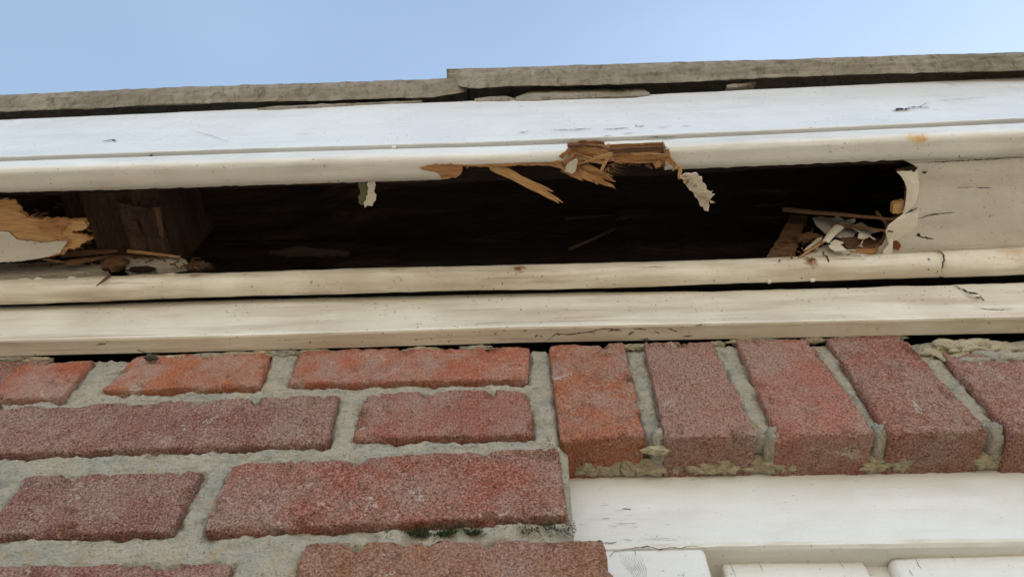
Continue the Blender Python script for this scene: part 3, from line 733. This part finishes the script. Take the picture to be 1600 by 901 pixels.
def rim(pts_out, pts_in, drop):
    n = len(pts_out)
    A = [sop(*p, -.0008 - drop * math.sin(math.pi * (i + .5) / n)) for i, p in enumerate(pts_out)]
    B = [sop(*p, -.0003) for p in pts_in]
    ribbon('paint_flake', A, B, .0004, MAT['curl'], right, 6, -.0012)
rim([(1401, 268), (1408, 275), (1414, 284), (1417, 296), (1416, 310), (1413, 324), (1411, 333)], [(1434, 266), (1434, 275), (1436, 286), (1436, 298), (1432, 312), (1428, 322), (1420, 331)], .002)
rim([(1412, 334), (1399, 343), (1388, 352), (1384, 362), (1386, 373)], [(1434, 330), (1436, 340), (1434, 352), (1420, 366), (1404, 376)], .0035)
ribbon('paint_flake', [sop(1386, 372, -.0025), sop(1389, 382, -.004), sop(1380, 392, -.0045), sop(1379, 402, -.005)], [sop(1396, 374, -.0025), sop(1395, 384, -.004), sop(1394, 394, -.0045), sop(1389, 405, -.005)], .0006, MAT['curl'], right, 3, -.0008)
plate('raw_edge', [sop(*p, .0005) for p in ((1396, 320), (1413, 314), (1412, 332), (1404, 334), (1395, 334))], .006, MAT['pale'], right, .0006)
plate('rust_patch', [sop(*p, -.0012) for p in ((1392, 378), (1402, 376), (1408, 384), (1404, 391), (1396, 389))], .0006, plain('rust_crust', (.20, .065, .022)), right, .0006)
for pts, w_ in ((((1412, 333), (1422, 328), (1432, 323)), .0014), (((1432, 342), (1450, 336), (1470, 333), (1490, 331)), .0011), (((1526, 292.5), (1548, 293)), .0009), (((1430, 367), (1438, 369), (1446, 371), (1458, 374)), .0014), (((1432, 366), (1437, 368)), .003),
                (((1544, 341), (1548, 336)), .0012), (((1533, 376), (1540, 372)), .0008), (((1440, 268.5), (1447, 269)), .002), (((1494, 293), (1520, 292)), .0005), (((1586, 342), (1590, 338)), .0007),
                (((1420, 254), (1470, 251.5), (1520, 249), (1600, 244.5)), .0009), (((1412, 262), (1432, 260)), .0055)):
    crack([sop(*p) for p in pts], w_, right, (0, 0, -.0020 if pts[0][0] < 1425 else -.0008))
left = soffit('soffit_board', [(92, 396), (104, 380), (104, 376), (88, 376), (66, 379), (40, 376), (26, 374), (14, 362), (0, 362), (-60, 360)][::-1] + [(60, 404), (20, 409), (-60, 412)],
   'broken end of cream soffit board at the far left with orange wood bared', [(-.80, .300), (-.80, .262)])
plate('bare_wood', [sop(*p, .0012) for p in ((-60, 318), (0, 318), (8, 314), (22, 322), (36, 334), (42, 341), (60, 343), (84, 342), (104, 344), (128, 343), (137, 351), (132, 358), (114, 360), (112, 364), (128, 368), (144, 373), (130, 380), (116, 390), (108, 388), (100, 398), (40, 404), (-60, 404))], .004, [MAT['pale'], MAT['raw']], left, .0010, .0018)
plate('bare_wood', [sop(*p, .0002) for p in ((56, 348), (84, 345), (112, 348), (104, 356), (96, 362), (102, 370), (112, 378), (104, 386), (94, 376), (72, 366), (62, 358))], .0012, MAT['raw'], left, .0016, .0016)
plate('torn_paper', [sop(*p, .0006) for p in ((-10, 316), (10, 310), (24, 314), (34, 326), (26, 330), (10, 322), (-10, 324))], .002, MAT['raw'], left, .0014, .0016)

# silvered strip of old wood lying along the bead on the left
def bp(a, b, y=.306): return at(a, b, y=y)
strip = plate('weathered_strip', [bp(*p) for p in ((-40, 412), (40, 411), (90, 408), (140, 414), (166, 411), (168, 421), (110, 426), (40, 432), (-40, 440))], .008, MAT['grey_wood'], None, .0008, .0022, up=Vector((0, 1, 0)))
tag(strip, 'grey weathered strip of wood lying along the bead at the far left', 'wood strip')
strip2 = plate('weathered_strip', [bp(*p) for p in ((186, 399), (200, 397), (240, 400), (270, 401), (286, 404), (296, 413), (268, 418), (236, 421), (200, 422), (190, 414))], .006, MAT['grey_wood'], None, .0008, .0022, up=Vector((0, 1, 0)))
tag(strip2, 'pale grey sliver of wood right of the dark rotten lumps on the bead', 'wood strip')
def loose(name, label, cat, a, b, za, zb, w0, w1, mat, th=.003, bend=0., y=None):
    pa = at(*a, y=za); pb = at(*b, y=zb)
    o = splinter(name, pa, pb, w0, w1, th, MAT[mat], None, side=Vector((0, .35, 1)), bend=bend); return tag(o, label, cat)
loose('wood_splinter', 'thin pale splinter above the grey sliver, left end of the hole', 'splinter', (198, 392), (282, 401), .298, .302, .0036, .0020, 'pale')
loose('wood_splinter', 'broad dark brown splinter under the orange broken board, left', 'splinter', (94, 397), (184, 392), .294, .299, .014, .008, 'rot', .006)
loose('wood_splinter', 'brown splinter rising to the right over the grey strip, left', 'splinter', (100, 412), (178, 399), .297, .300, .009, .009, 'rot', .005)
loose('wood_splinter', 'small pale splinter at the tip of the cream board, left', 'splinter', (68, 404), (106, 410), .296, .299, .0048, .0024, 'pale', .002)
loose('wood_splinter', 'reddish brown splinter lying flat on the grey strip, far left', 'splinter', (28, 416), (90, 412), .303, .3035, .0034, .002, 'rot', .002)
loose('wood_splinter', 'short crooked splinter hanging over the bead, left', 'splinter', (172, 430), (150, 447), .3015, .3010, .0032, .0006, 'rot', .0016)
p = at(180, 412, y=.303); lump_o = blob('rotten_lump', (p.x, .303, p.z), (.0105, .006, .0095), MAT['rot'], None, 2.2, (40, 24), .42); tag(lump_o, 'dark crumbling lump of rotten wood on the bead, left', 'rotten wood')
p = at(222, 420, y=.304); lump_o = blob('rotten_lump', (p.x, .3045, p.z), (.012, .003, .0028), MAT['dark'], None, 8.2, (36, 20), .4); tag(lump_o, 'thin black rotten crust under the pale grey sliver', 'rotten wood')
p = at(312, 417, y=.305); lump_o = blob('rotten_lump', (p.x, .305, p.z), (.0110, .005, .0060), MAT['rafter'], None, 4.2, (36, 20), .42); tag(lump_o, 'brown crumb of wood where the grey sliver ends', 'rotten wood')
# bare edge of the bead's top
blobz = [(345, 426, .006), (1215, 404, .006), (1190, 405, .004)]

# ------------------------------------------------------------------ debris in the right end of the hole
def dp(a, b, y): return at(a, b, y=y)
def scrap(name, label, cat, pts, y0, y1, mat, th=.0012, jag=.0005):
    ymin, ymax = min(p[1] for p in pts), max(p[1] for p in pts)
    out = [dp(a, b, y0 + (y1 - y0) * (b - ymin) / (ymax - ymin)) for a, b in pts]
    return tag(plate(name, out, th, MAT[mat], None, jag, .0018, up=Vector((0, 1, .2)).normalized()), label, cat)
loose('wood_lath', 'long brown lath lying across the right end of the hole', 'lath', (1222, 327), (1402, 343), .288, .276, .014, .011, 'rot', .004)
loose('wood_lath', 'second brown lath behind the cream curls, right end of the hole', 'lath', (1300, 350), (1396, 362), .292, .284, .006, .006, 'rot', .003)
loose('wood_splinter', 'reddish splinter slanting down to the curled soffit paint', 'splinter', (1369, 331), (1391, 356), .285, .290, .0034, .003, 'raw', .002)
scrap('board_fragment', 'dark brown slanting board fragment left of the pale debris', 'wood fragment', [(1236, 336), (1262, 338), (1252, 362), (1246, 384), (1240, 404), (1196, 405), (1214, 376)], .300, .304, 'rot', .006, .001)
scrap('paint_scrap', 'grey triangular paint scrap behind the curved splinter', 'paint flake', [(1270, 340), (1282, 338), (1302, 341), (1307, 337), (1320, 344), (1334, 348), (1341, 358), (1334, 369), (1312, 371), (1290, 364), (1276, 352)], .291, .297, 'grey_flake', .001, .0005)
scrap('paint_scrap', 'cream jagged paint scrap right of the curved splinter', 'paint flake', [(1328, 353), (1346, 347), (1356, 354), (1366, 356), (1376, 360), (1362, 364), (1358, 370), (1350, 373), (1340, 371), (1343, 362)], .288, .294, 'flake', .001, .0006)
A = [dp(*p, .290) for p in ((1334, 341), (1317, 345), (1303, 353), (1293, 364), (1286, 375))]
B = [dp(*p, .291) for p in ((1337, 345), (1324, 352), (1312, 360), (1303, 369), (1295, 378))]
o = ribbon('curved_splinter', A, B, .0014, MAT['curl'], None, 4, -.0008, Vector((0, 1, 0))); tag(o, 'curved pale strip of paint sticking up from the debris', 'paint flake')
sliv = loose('wood_splinter', 'yellow pale splinter with its end on the bead, right debris', 'splinter', (1294, 372), (1247, 403), .293, .302, .0036, .0026, 'pale', .002)
loose('wood_splinter', 'short cream splinter just above the yellow one, right debris', 'splinter', (1282, 372), (1256, 392), .295, .301, .0050, .003, 'flake', .002)
scrap('paint_scrap', 'broad off white paint scrap lying along the bead under the debris', 'paint flake', [(1262, 396), (1286, 384), (1304, 380), (1312, 388), (1330, 394), (1356, 398), (1352, 405), (1300, 407), (1258, 407)], .299, .3035, 'grey_wood', .002, .0006)
scrap('paint_scrap', 'small pinkish white curled scrap at the middle of the debris', 'paint flake', [(1297, 378), (1306, 374), (1318, 378), (1312, 382), (1324, 390), (1304, 392), (1296, 386)], .294, .297, 'flake', .001, .0008)
scrap('board_fragment', 'dark brown wood chunk beside the curled soffit paint', 'wood fragment', [(1312, 372), (1340, 370), (1366, 374), (1384, 370), (1386, 380), (1364, 392), (1342, 395), (1322, 386)], .298, .303, 'rot', .005, .001)
scrap('board_fragment', 'reddish brown chip under the dark wood chunk', 'wood fragment', [(1326, 390), (1350, 388), (1376, 386), (1364, 396), (1344, 400)], .301, .303, 'raw', .003, .001)
p = at(1265, 368, y=.297); o = blob('rotten_lump', (p.x, .299, p.z), (.011, .004, .0055), MAT['rot'], None, 14.2, (36, 20), .5); tag(o, 'brown crumbly wood lump above the yellow splinter', 'rotten wood')

# ------------------------------------------------------------------ inside of the eave
raf = bpy.data.objects.new('rafter_end', None); C.objects.link(raf)
xa, xb = at(146, 360, z=.655).x, at(266, 360, z=.655).x
raf.location = ((xa + xb) / 2, .30, .655)
tag(raf, 'old brown rafter end inside the left part of the hole', 'rafter')
def raf_block(x0, x1, y0, y1, z0, z1, seed, name='timber'):
    xs = frange(x0, x1, .004); 
    def sec(x):
        k = .0050 * fr(x, 0, seed, 90, 4)
        return [(y0, z1), (y0, z0 + k + .006), (y0 + .005, z0 + k)] + [(y0 + (y1 - y0) * t, z0 + k + .002 * nz3(x, t, seed, 8)) for t in (.3, .6, .9)] + [(y1, z0), (y1, z1)]
    return sweep(name, xs, sec, MAT['rafter'], raf, wob=.0012)
raf_block(xa, xb, .232, .322, .652, .80, 1)
m_ = at(200, 350, z=.650).x; raf_block(m_, xb - .003, .250, .315, .645, .66, 3, 'split_face')
n_ = at(105, 320, z=.68).x; raf_block(n_, xa + .004, .235, .31, .672, .80, 5)
sp('splinter', (246, 322), (254, 372), .644, .642, .005, .003, 'rot', .003, raf)
sp('splinter', (182, 318), (236, 328), .646, .644, .004, .003, 'rafter', .003, raf)
sp('splinter', (206, 345), (212, 366), .643, .642, .009, .009, 'rafter', .002, raf)
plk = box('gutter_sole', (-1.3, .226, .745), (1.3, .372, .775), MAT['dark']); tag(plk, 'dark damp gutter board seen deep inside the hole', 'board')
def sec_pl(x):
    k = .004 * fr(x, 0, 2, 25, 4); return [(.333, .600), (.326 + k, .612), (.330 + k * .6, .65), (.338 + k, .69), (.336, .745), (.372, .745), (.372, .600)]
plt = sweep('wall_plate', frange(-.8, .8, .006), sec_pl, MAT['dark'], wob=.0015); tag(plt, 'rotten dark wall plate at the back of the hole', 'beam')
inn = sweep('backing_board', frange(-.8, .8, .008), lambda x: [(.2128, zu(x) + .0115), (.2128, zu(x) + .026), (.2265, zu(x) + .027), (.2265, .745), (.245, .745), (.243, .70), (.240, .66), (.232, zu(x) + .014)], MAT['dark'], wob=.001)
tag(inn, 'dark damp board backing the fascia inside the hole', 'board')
# a few broken laths deep in the dark
for a, b, y, w_, mt, lb in (((890, 389), (962, 357), .309, .004, 'dim', 'thin dark lath slanting up in the black middle of the hole'), ((880, 341), (960, 336), .309, .010, 'dim', 'long dim splinter left of the broad chip in the hole'),
                        ((1180, 322), (1226, 318), .302, .007, 'dim', 'dim short splinter left of the long lath in the hole')):
    loose('dark_lath', lb, 'lath', a, b, y, y + .001, w_, w_ * .7, mt, .003)

scrap('wood_scrap', 'broad dim rectangular scrap of wood in the middle of the hole', 'wood fragment', [(961, 331), (985, 325), (1012, 322), (1013, 335), (985, 337), (962, 341)], .306, .308, 'dim', .003, .001)
scrap('wood_scrap', 'dim uneven scrap just above the bead, left half of the hole', 'wood fragment', [(420, 392), (440, 391), (455, 386), (474, 384), (498, 389), (522, 391), (546, 392), (545, 396), (500, 397), (440, 397)], .309, .310, 'dim', .003, .0012)
# crumbs of rot, uncountable
def crumbs(spots, n, mat, label):
    V_, F_ = [], []
    for _ in range(n):
        px, py, sx, sy, y = random.choice(spots); p = at(random.gauss(px, sx), random.gauss(py, sy), y=y + random.uniform(-.002, .002))
        a = Vector((random.gauss(0, 1), random.gauss(0, .4), random.gauss(0, .5))).normalized(); b = a.orthogonal().normalized(); c = a.cross(b)
        l, w2, t2 = random.uniform(.0012, .0052), random.uniform(.0005, .0013), random.uniform(.0002, .0006); i = len(V_)
        for sa in (-1, 1):
            for sb in (-1, 1):
                for sc in (-1, 1): V_.append(tuple(p + a * l * sa * random.uniform(.5, 1) + b * w2 * sb * random.uniform(.3, 1) + c * t2 * sc))
        F_ += [(i, i + 1, i + 3, i + 2), (i + 4, i + 6, i + 7, i + 5), (i, i + 4, i + 5, i + 1), (i + 2, i + 3, i + 7, i + 6), (i, i + 2, i + 6, i + 4), (i + 1, i + 5, i + 7, i + 3)]
    tag(mesh('wood_crumbs', V_, F_, MAT[mat]), kind='stuff', label=label, cat='wood crumbs')
crumbs([(130, 398, 22, 5, .300), (165, 405, 14, 6, .301), (80, 405, 20, 4, .302), (300, 414, 14, 4, .304), (240, 402, 24, 3, .304)], 90, 'rot', 'dark crumbs of rotten wood along the bead at the left')
crumbs([(110, 372, 18, 8, .290), (100, 392, 16, 5, .298), (60, 330, 30, 8, .262)], 34, 'raw', 'orange crumbs of wood round the broken board at the left')
crumbs([(1270, 380, 18, 10, .299), (1330, 384, 24, 6, .300), (1300, 396, 30, 5, .302), (1225, 392, 14, 9, .301)], 60, 'rot', 'dark crumbs of rotten wood in the right debris')
crumbs([(1300, 386, 26, 8, .299), (1345, 366, 16, 6, .292), (1265, 398, 14, 4, .302)], 12, 'flake', 'pale paint crumbs scattered in the right debris')
for a, b, w0, w1, mt in (((876, 246), (892, 232), .004, .002, 'raw'), ((880, 256), (900, 238), .004, .002, 'pale'), ((884, 236), (912, 243), .004, .0015, 'raw'), ((886, 228), (920, 226), .003, .0012, 'rot'), ((900, 244), (948, 256), .005, .002, 'pale'),
                         ((896, 256), (954, 290), .004, .001, 'pale'), ((910, 262), (962, 295), .003, .0008, 'pale'), ((900, 250), (958, 276), .003, .001, 'raw'), ((960, 250), (1040, 252), .005, .002, 'raw'), ((985, 240), (1046, 243), .003, .002, 'pale'),
                         ((1010, 256), (1020, 264), .004, .001, 'rot'), ((1042, 232), (1048, 258), .003, .002, 'raw'), ((866, 256), (896, 272), .003, .001, 'rot'), ((852, 255), (882, 264), .002, .0008, 'raw')):
    sp('splinter', a, b, .6095, .6065, w0, w1, mt, .0018, bedm)
# fringe of fine fibres on the torn edges
def fringe(parent, pts, n, ln, mat, dirs=(0, 1), z=None, surf=None, dz=0):
    V_, F_ = [], []
    for _ in range(n):
        k = random.randrange(len(pts) - 1); t = random.random(); a, b = pts[k], pts[k + 1]; px, py = a[0] + (b[0] - a[0]) * t, a[1] + (b[1] - a[1]) * t
        ex, ey = px + random.gauss(dirs[0], .8) * ln, py + random.uniform(.2, 1) * dirs[1] * ln * random.choice((.5, 1, 1))
        f = (lambda x_, y_: at(x_, y_, z=z)) if z else (lambda x_, y_: at(x_, y_, surf=surf))
        p, q = f(px, py) + Vector((0, 0, dz)), f(ex, ey) + Vector((0, 0, dz - random.uniform(0, .002))); s2 = Vector((1, .3, 0)).normalized() * random.uniform(.00012, .0004)
        i = len(V_); V_ += [tuple(p - s2), tuple(p + s2), tuple(q), tuple(p + Vector((0, 0, .0004)))]; F_ += [(i, i + 1, i + 2), (i, i + 2, i + 3), (i + 1, i + 3, i + 2)]
    tag(mesh('fibres', V_, F_, MAT[mat], parent), kind='stuff')
fringe(bedm, [(0, 300), (200, 296), (400, 289), (600, 283), (690, 281)], 90, 3.5, 'web', surf=su, dz=-.0003)
fringe(bedm, [(722, 259), (800, 255.5), (884, 252)], 60, 6, 'raw', surf=su)
fringe(bedm, [(882, 255), (900, 268), (935, 270), (960, 256)], 80, 14, 'pale', (1, 1), z=.608)
fringe(bedm, [(955, 256), (1020, 252), (1044, 258)], 70, 9, 'raw', z=.610)
fringe(bedm, [(886, 228), (948, 229)], 26, 4, 'raw', (0, -1), z=.627)
fringe(bedm, [(1046, 246), (1060, 264)], 22, 8, 'pale', z=.609)
fringe(left, [(0, 316), (36, 334), (84, 342), (130, 343), (144, 373), (112, 390)], 110, 6, 'pale', (1, -.4), surf=lambda x, y: so(x, y) + .001)
fringe(right, [(1412, 264), (1419, 300), (1411, 333), (1386, 366), (1362, 393)], 40, 5, 'raw', (-1, .4), surf=lambda x, y: so(x, y) + .001)

# ------------------------------------------------------------------ coping strips
def coping(name, xs, top, bot, ytop, ybot, label):
    def sec(x):
        t, b = top(x), bot(x); e = .0030 * fr(x, 1, ytop, 45, 5) + .0012 * fr(x, 1, ytop, 260, 3)
        pts = [(.30, b + .052), (ybot + .016, b + .050), (ybot + .004, b + .040), (ybot + .0016, b + .0030), (ybot + .0008, b + e), (ybot, b + .0008 + e)]
        for k in range(1, 9):
            tt = k / 9; bow = .0035 * math.sin(math.pi * tt)
            pts.append((ybot + (ytop - ybot) * tt - bow + .0011 * fr(x, tt * 1.5, ytop, 70, 5), b + .002 + (t - .002 - b) * tt))
        return pts + [(ytop, t - .002), (ytop + .0012, t - .0004 + e * .6), (ytop + .004, t + e * .5), (.30, t + .02)]
    return tag(sweep(name, xs, sec, MAT['coping'], wob=.0006, smooth=False), label, 'coping')
XLE = at(735, 140, y=.193).x
lt = edge_z(.187, [(0, 148), (200, 139), (400, 132), (600, 126), (690, 122.5), (740, 121)])
lb_ = edge_z(.197, [(0, 174), (100, 170), (400, 158), (600, 153), (690, 151)])
tip = at(730, 140, y=.196); xt0 = at(660, 150, y=.196).x
def lb(x):
    if x < xt0: return lb_(x)
    t = (x - xt0) / (tip.x - xt0); return lb_(x) + (tip.z - lb_(x)) * max(0, t) ** 1.8
coping('coping_strip', frange(-.9, tip.x, .004), lt, lb, .187, .197, 'left mossy grey coping strip, tucked under its neighbour at the lap')
rt = edge_z(.179, [(697, 108), (800, 104.5), (1200, 92.5), (1600, 81)])
rb_ = edge_z(.191, [(733, 137.5), (800, 134), (1000, 130), (1200, 120.5), (1400, 113.5), (1600, 109.5)])
XR0 = at(697, 110, y=.179).x; xr1 = at(736, 138, y=.191).x
def rb(x):
    if x > xr1: return rb_(x)
    t = (xr1 - x) / (xr1 - XR0); return rb_(x) + (at(699, 122, y=.187).z - rb_(x)) * min(1, t)
coping('coping_strip', frange(XR0, .9, .004), rt, rb, .179, .191, 'right mossy grey coping strip, its end lapping over the left one')
# bedding mortar under the coping
def bedding(pts, label, y):
    top = edge_z(y, [(a, b) for a, b, c in pts]); bot = edge_z(y, [(a, c) for a, b, c in pts])
    x0, x1 = at(pts[0][0], pts[0][1], y=y).x, at(pts[-1][0], pts[-1][1], y=y).x
    def sec(x):
        t, b = top(x) + .0012 * fr(x, 0, 0, 60, 4), bot(x); return [(y + .02, b + .012), (y + .0016, b), (y, b + .003), (y + .0012 * fr(x, 5, 0, 60, 3), (t + b) / 2), (y + .001, t - .003), (y + .004, t), (y + .02, t)]
    return tag(sweep('bedding_fillet', frange(x0, x1, .003), sec, MAT['coping'], wob=.0006), label, 'mortar')
bedding([(806, 149, 154), (830, 141, 154), (870, 136, 152), (930, 134, 150), (990, 133, 149), (1006, 137, 147), (1014, 143, 146)], 'pale bedding fillet squeezed out below the right coping strip', .1990)
bedding([(404, 167, 170), (440, 162, 169), (520, 160, 165), (600, 157, 161), (660, 155, 157)], 'thin brown bedding fillet below the left coping strip', .2000)
bedding([(742, 152, 156), (765, 148, 156), (790, 148, 156), (806, 152, 154)], 'small bedding fillet near the lap of the coping strips', .1998)
bedding([(1134, 131, 134), (1150, 128, 133), (1168, 126, 131), (1180, 128, 129)], 'small flake of bedding in the dark gap below the right coping', .1965)
# dark packing deep between fascia and coping; roof behind
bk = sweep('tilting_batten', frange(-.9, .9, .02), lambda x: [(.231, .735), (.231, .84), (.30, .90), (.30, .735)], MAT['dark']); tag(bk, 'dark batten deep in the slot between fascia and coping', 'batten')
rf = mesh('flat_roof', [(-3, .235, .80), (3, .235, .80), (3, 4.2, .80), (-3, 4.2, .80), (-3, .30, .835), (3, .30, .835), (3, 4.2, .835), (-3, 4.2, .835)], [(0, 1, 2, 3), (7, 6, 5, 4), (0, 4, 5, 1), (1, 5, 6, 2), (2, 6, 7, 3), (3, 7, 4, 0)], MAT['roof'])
tag(rf, 'dark felt roof hidden behind the coping strips', 'roof')

# ------------------------------------------------------------------ window
YH = .3727
win = bpy.data.objects.new('window', None); C.objects.link(win); win.location = (.1, .37, .38)
tag(win, 'white painted window frame set under the brick lintel', 'window')
WO = Vector((.1, .37, .38))
hb = edge_z(YH, [(890, 860), (1100, 853), (1300, 850), (1600, 846.5)])
def sec_head(x):
    b = hb(x); t = .4175
    return [(.45, b + .001), (YH + .0035, b), (YH + .001, b + .0009), (YH, b + .003)] + [(YH + .0004 * math.sin(k), b + .003 + (t - b - .003) * k / 8) for k in range(1, 8)] + [(YH, t), (.45, t)]
sweep('head', frange(.005, 1.1, .005), sec_head, MAT['frame'], win, wob=.0005, org=WO)
jx0, jx1 = .005, at(1102, 856, y=YH).x
jt = lambda x: hb(x) - .0012
def jamb(name, x0, x1, ztop, zbot, y0, mat, c=.003, lean=0.):
    """upright with softened arrises and a rounded upper end"""
    prof = [(x0, y0 + .05), (x0, y0 + c), (x0 + c * .35, y0 + c * .35), (x0 + c, y0), ((x0 + x1) / 2, y0 - .0002), (x1 - c, y0), (x1 - c * .35, y0 + c * .35), (x1, y0 + c), (x1, y0 + .05)]
    zs = [ztop, ztop - .0006, ztop - .002] + [ztop - .002 - (ztop - .002 - zbot) * k / 40 for k in range(1, 41)]
    verts, faces = [], []; k = len(prof)
    for i, z in enumerate(zs):
        ins = (.0022, .0008, 0)[i] if i < 3 else 0
        for (x, y) in prof:
            xx = x + (ins if x < (x0 + x1) / 2 else -ins) * .6; n_ = nz3(x, y, z, 60) * .0005
            verts.append((xx + n_, y + (ins if y < y0 + .03 else 0) + n_, z))
    for i in range(len(zs) - 1):
        for j in range(k - 1): a = i * k + j; faces.append((a, a + 1, a + k + 1, a + k))
    faces.append(tuple(range(k))); faces.append(tuple((len(zs) - 1) * k + j for j in range(k))[::-1])
    return mesh(name, verts, faces, mat, win, org=WO)
jamb('jamb', jx0, jx1, hb(.06) - .0002, -.6, YH + .0002, MAT['frame'])
jamb('jamb', 1.04, 1.1, hb(1.0) - .0002, -.6, YH + .0002, MAT['frame'])
YS = .3872
s1a, s1b = at(1127, 877, y=YS).x, at(1352, 877, y=YS).x
s2a = at(1389, 872, y=.3840).x
def rail(name, x0, x1, top, zbot, y0, parent=win, c=.005):
    """sash: top rail as a chamfered board with rounded ends"""
    def sec(x):
        e = min(x - x0, x1 - x); k = max(0, 1 - e / c); ins = c * (1 - math.sqrt(max(0, 1 - k * k))) * .9
        t = top(x) - ins * .35
        return [(y0 + .04, t), (y0 + .003 + ins, t), (y0 + .001 + ins, t - .0008), (y0 + ins, t - .003), (y0 + ins, (t + zbot) / 2), (y0 + ins, zbot + .003), (y0 + .004 + ins, zbot), (y0 + .04, zbot)]
    xs = sorted(set([x0 + c * k for k in (0, .08, .2, .4, .65, 1)] + [x1 - c * k for k in (0, .08, .2, .4, .65, 1)] + frange(x0 + c, x1 - c, .006)))
    return sweep(name, xs, sec, MAT['frame'], parent, wob=.0004, org=WO)
t1 = edge_z(YS, [(1125, 876), (1220, 874.5), (1350, 874)]); t2 = edge_z(.3840, [(1385, 870), (1450, 867.5), (1600, 863)])
rail('sash_rail', s1a, s1b, t1, .235, YS, c=.0032)
rail('sash_rail', s2a, s2a + .42, t2, .235, .3840, c=.0055)
mb = at(1370, 882, y=.394).z
jamb('mullion_bead', s1b - .004, s2a + .004, mb, -.6, .3925, MAT['frame'], .003)
for x0, x1, y0 in ((s1a, s1a + .045, YS), (s2a, s2a + .045, .3840), (s2a + .375, s2a + .42, .3840)): jamb('sash_stile', x0, x1, .236, -.6, y0 + .0004, MAT['frame'], .004)
jamb('sash_stile', s1b - .03, s1b, .236, -.6, YS + .0004, MAT['frame'], .004)
box('glass_pane', (s1a + .03, .408, -.6), (s1b - .02, .412, .25), MAT['glass'], win); box('glass_pane', (s2a + .03, .408, -.6), (s2a + .39, .412, .25), MAT['glass'], win)
box('sill', (.0, .33, -.66), (1.1, .46, -.6), MAT['frame'], win)
def wp(a, b): return at(a, b, y=YH)
w_ = (0, -.0006, 0)
for pts, wd in ((((952, 869), (960, 861), (971, 861), (984, 857), (1000, 856), (1012, 854), (1030, 859), (1050, 855), (1064, 857), (1080, 853), (1092, 855), (1102, 858)), .0010), (((940, 848), (955, 849), (964, 847)), .0008),
               (((972, 795), (986, 795.5)), .0008), (((962, 819), (980, 818), (995, 818)), .0006), (((952, 821), (962, 823)), .0006), (((940, 810), (952, 810)), .0005), (((986, 822), (996, 824)), .0005), (((974, 843), (988, 844)), .0006), (((904, 820), (916, 819)), .0005),
               (((936, 790), (950, 789)), .0004), (((1015, 841), (1040, 841), (1058, 843)), .0004), (((992, 859), (993, 868)), .0006), (((1065, 896), (1068, 901)), .0007), (((1000, 842), (1060, 845)), .0003), (((960, 799), (975, 797)), .0003), (((1040, 819), (1048, 820)), .0005)):
    crack([wp(*p) for p in pts], wd * (.8 if wd > .0007 else .5), win, w_)
for k in range(9): crack([wp(968 + k * 4, 866 + (k % 3)), wp(972 + k * 4.2, 880), wp(984 + k * 3.2, 892), wp(993 + k * 2, 905)], .00018, win, (0, -.0009, 0))
for pts, y0 in ((((1138, 876), (1146, 892), (1150, 903)), YS), (((1185, 878), (1192, 892)), YS), (((1311, 876), (1318, 888)), YS), (((1430, 872), (1436, 885), (1440, 888)), .384), (((1486, 868), (1492, 876)), .384), (((1420, 890), (1426, 900)), .384)):
    crack([at(*p, y=y0) for p in pts], .0003, win, w_)
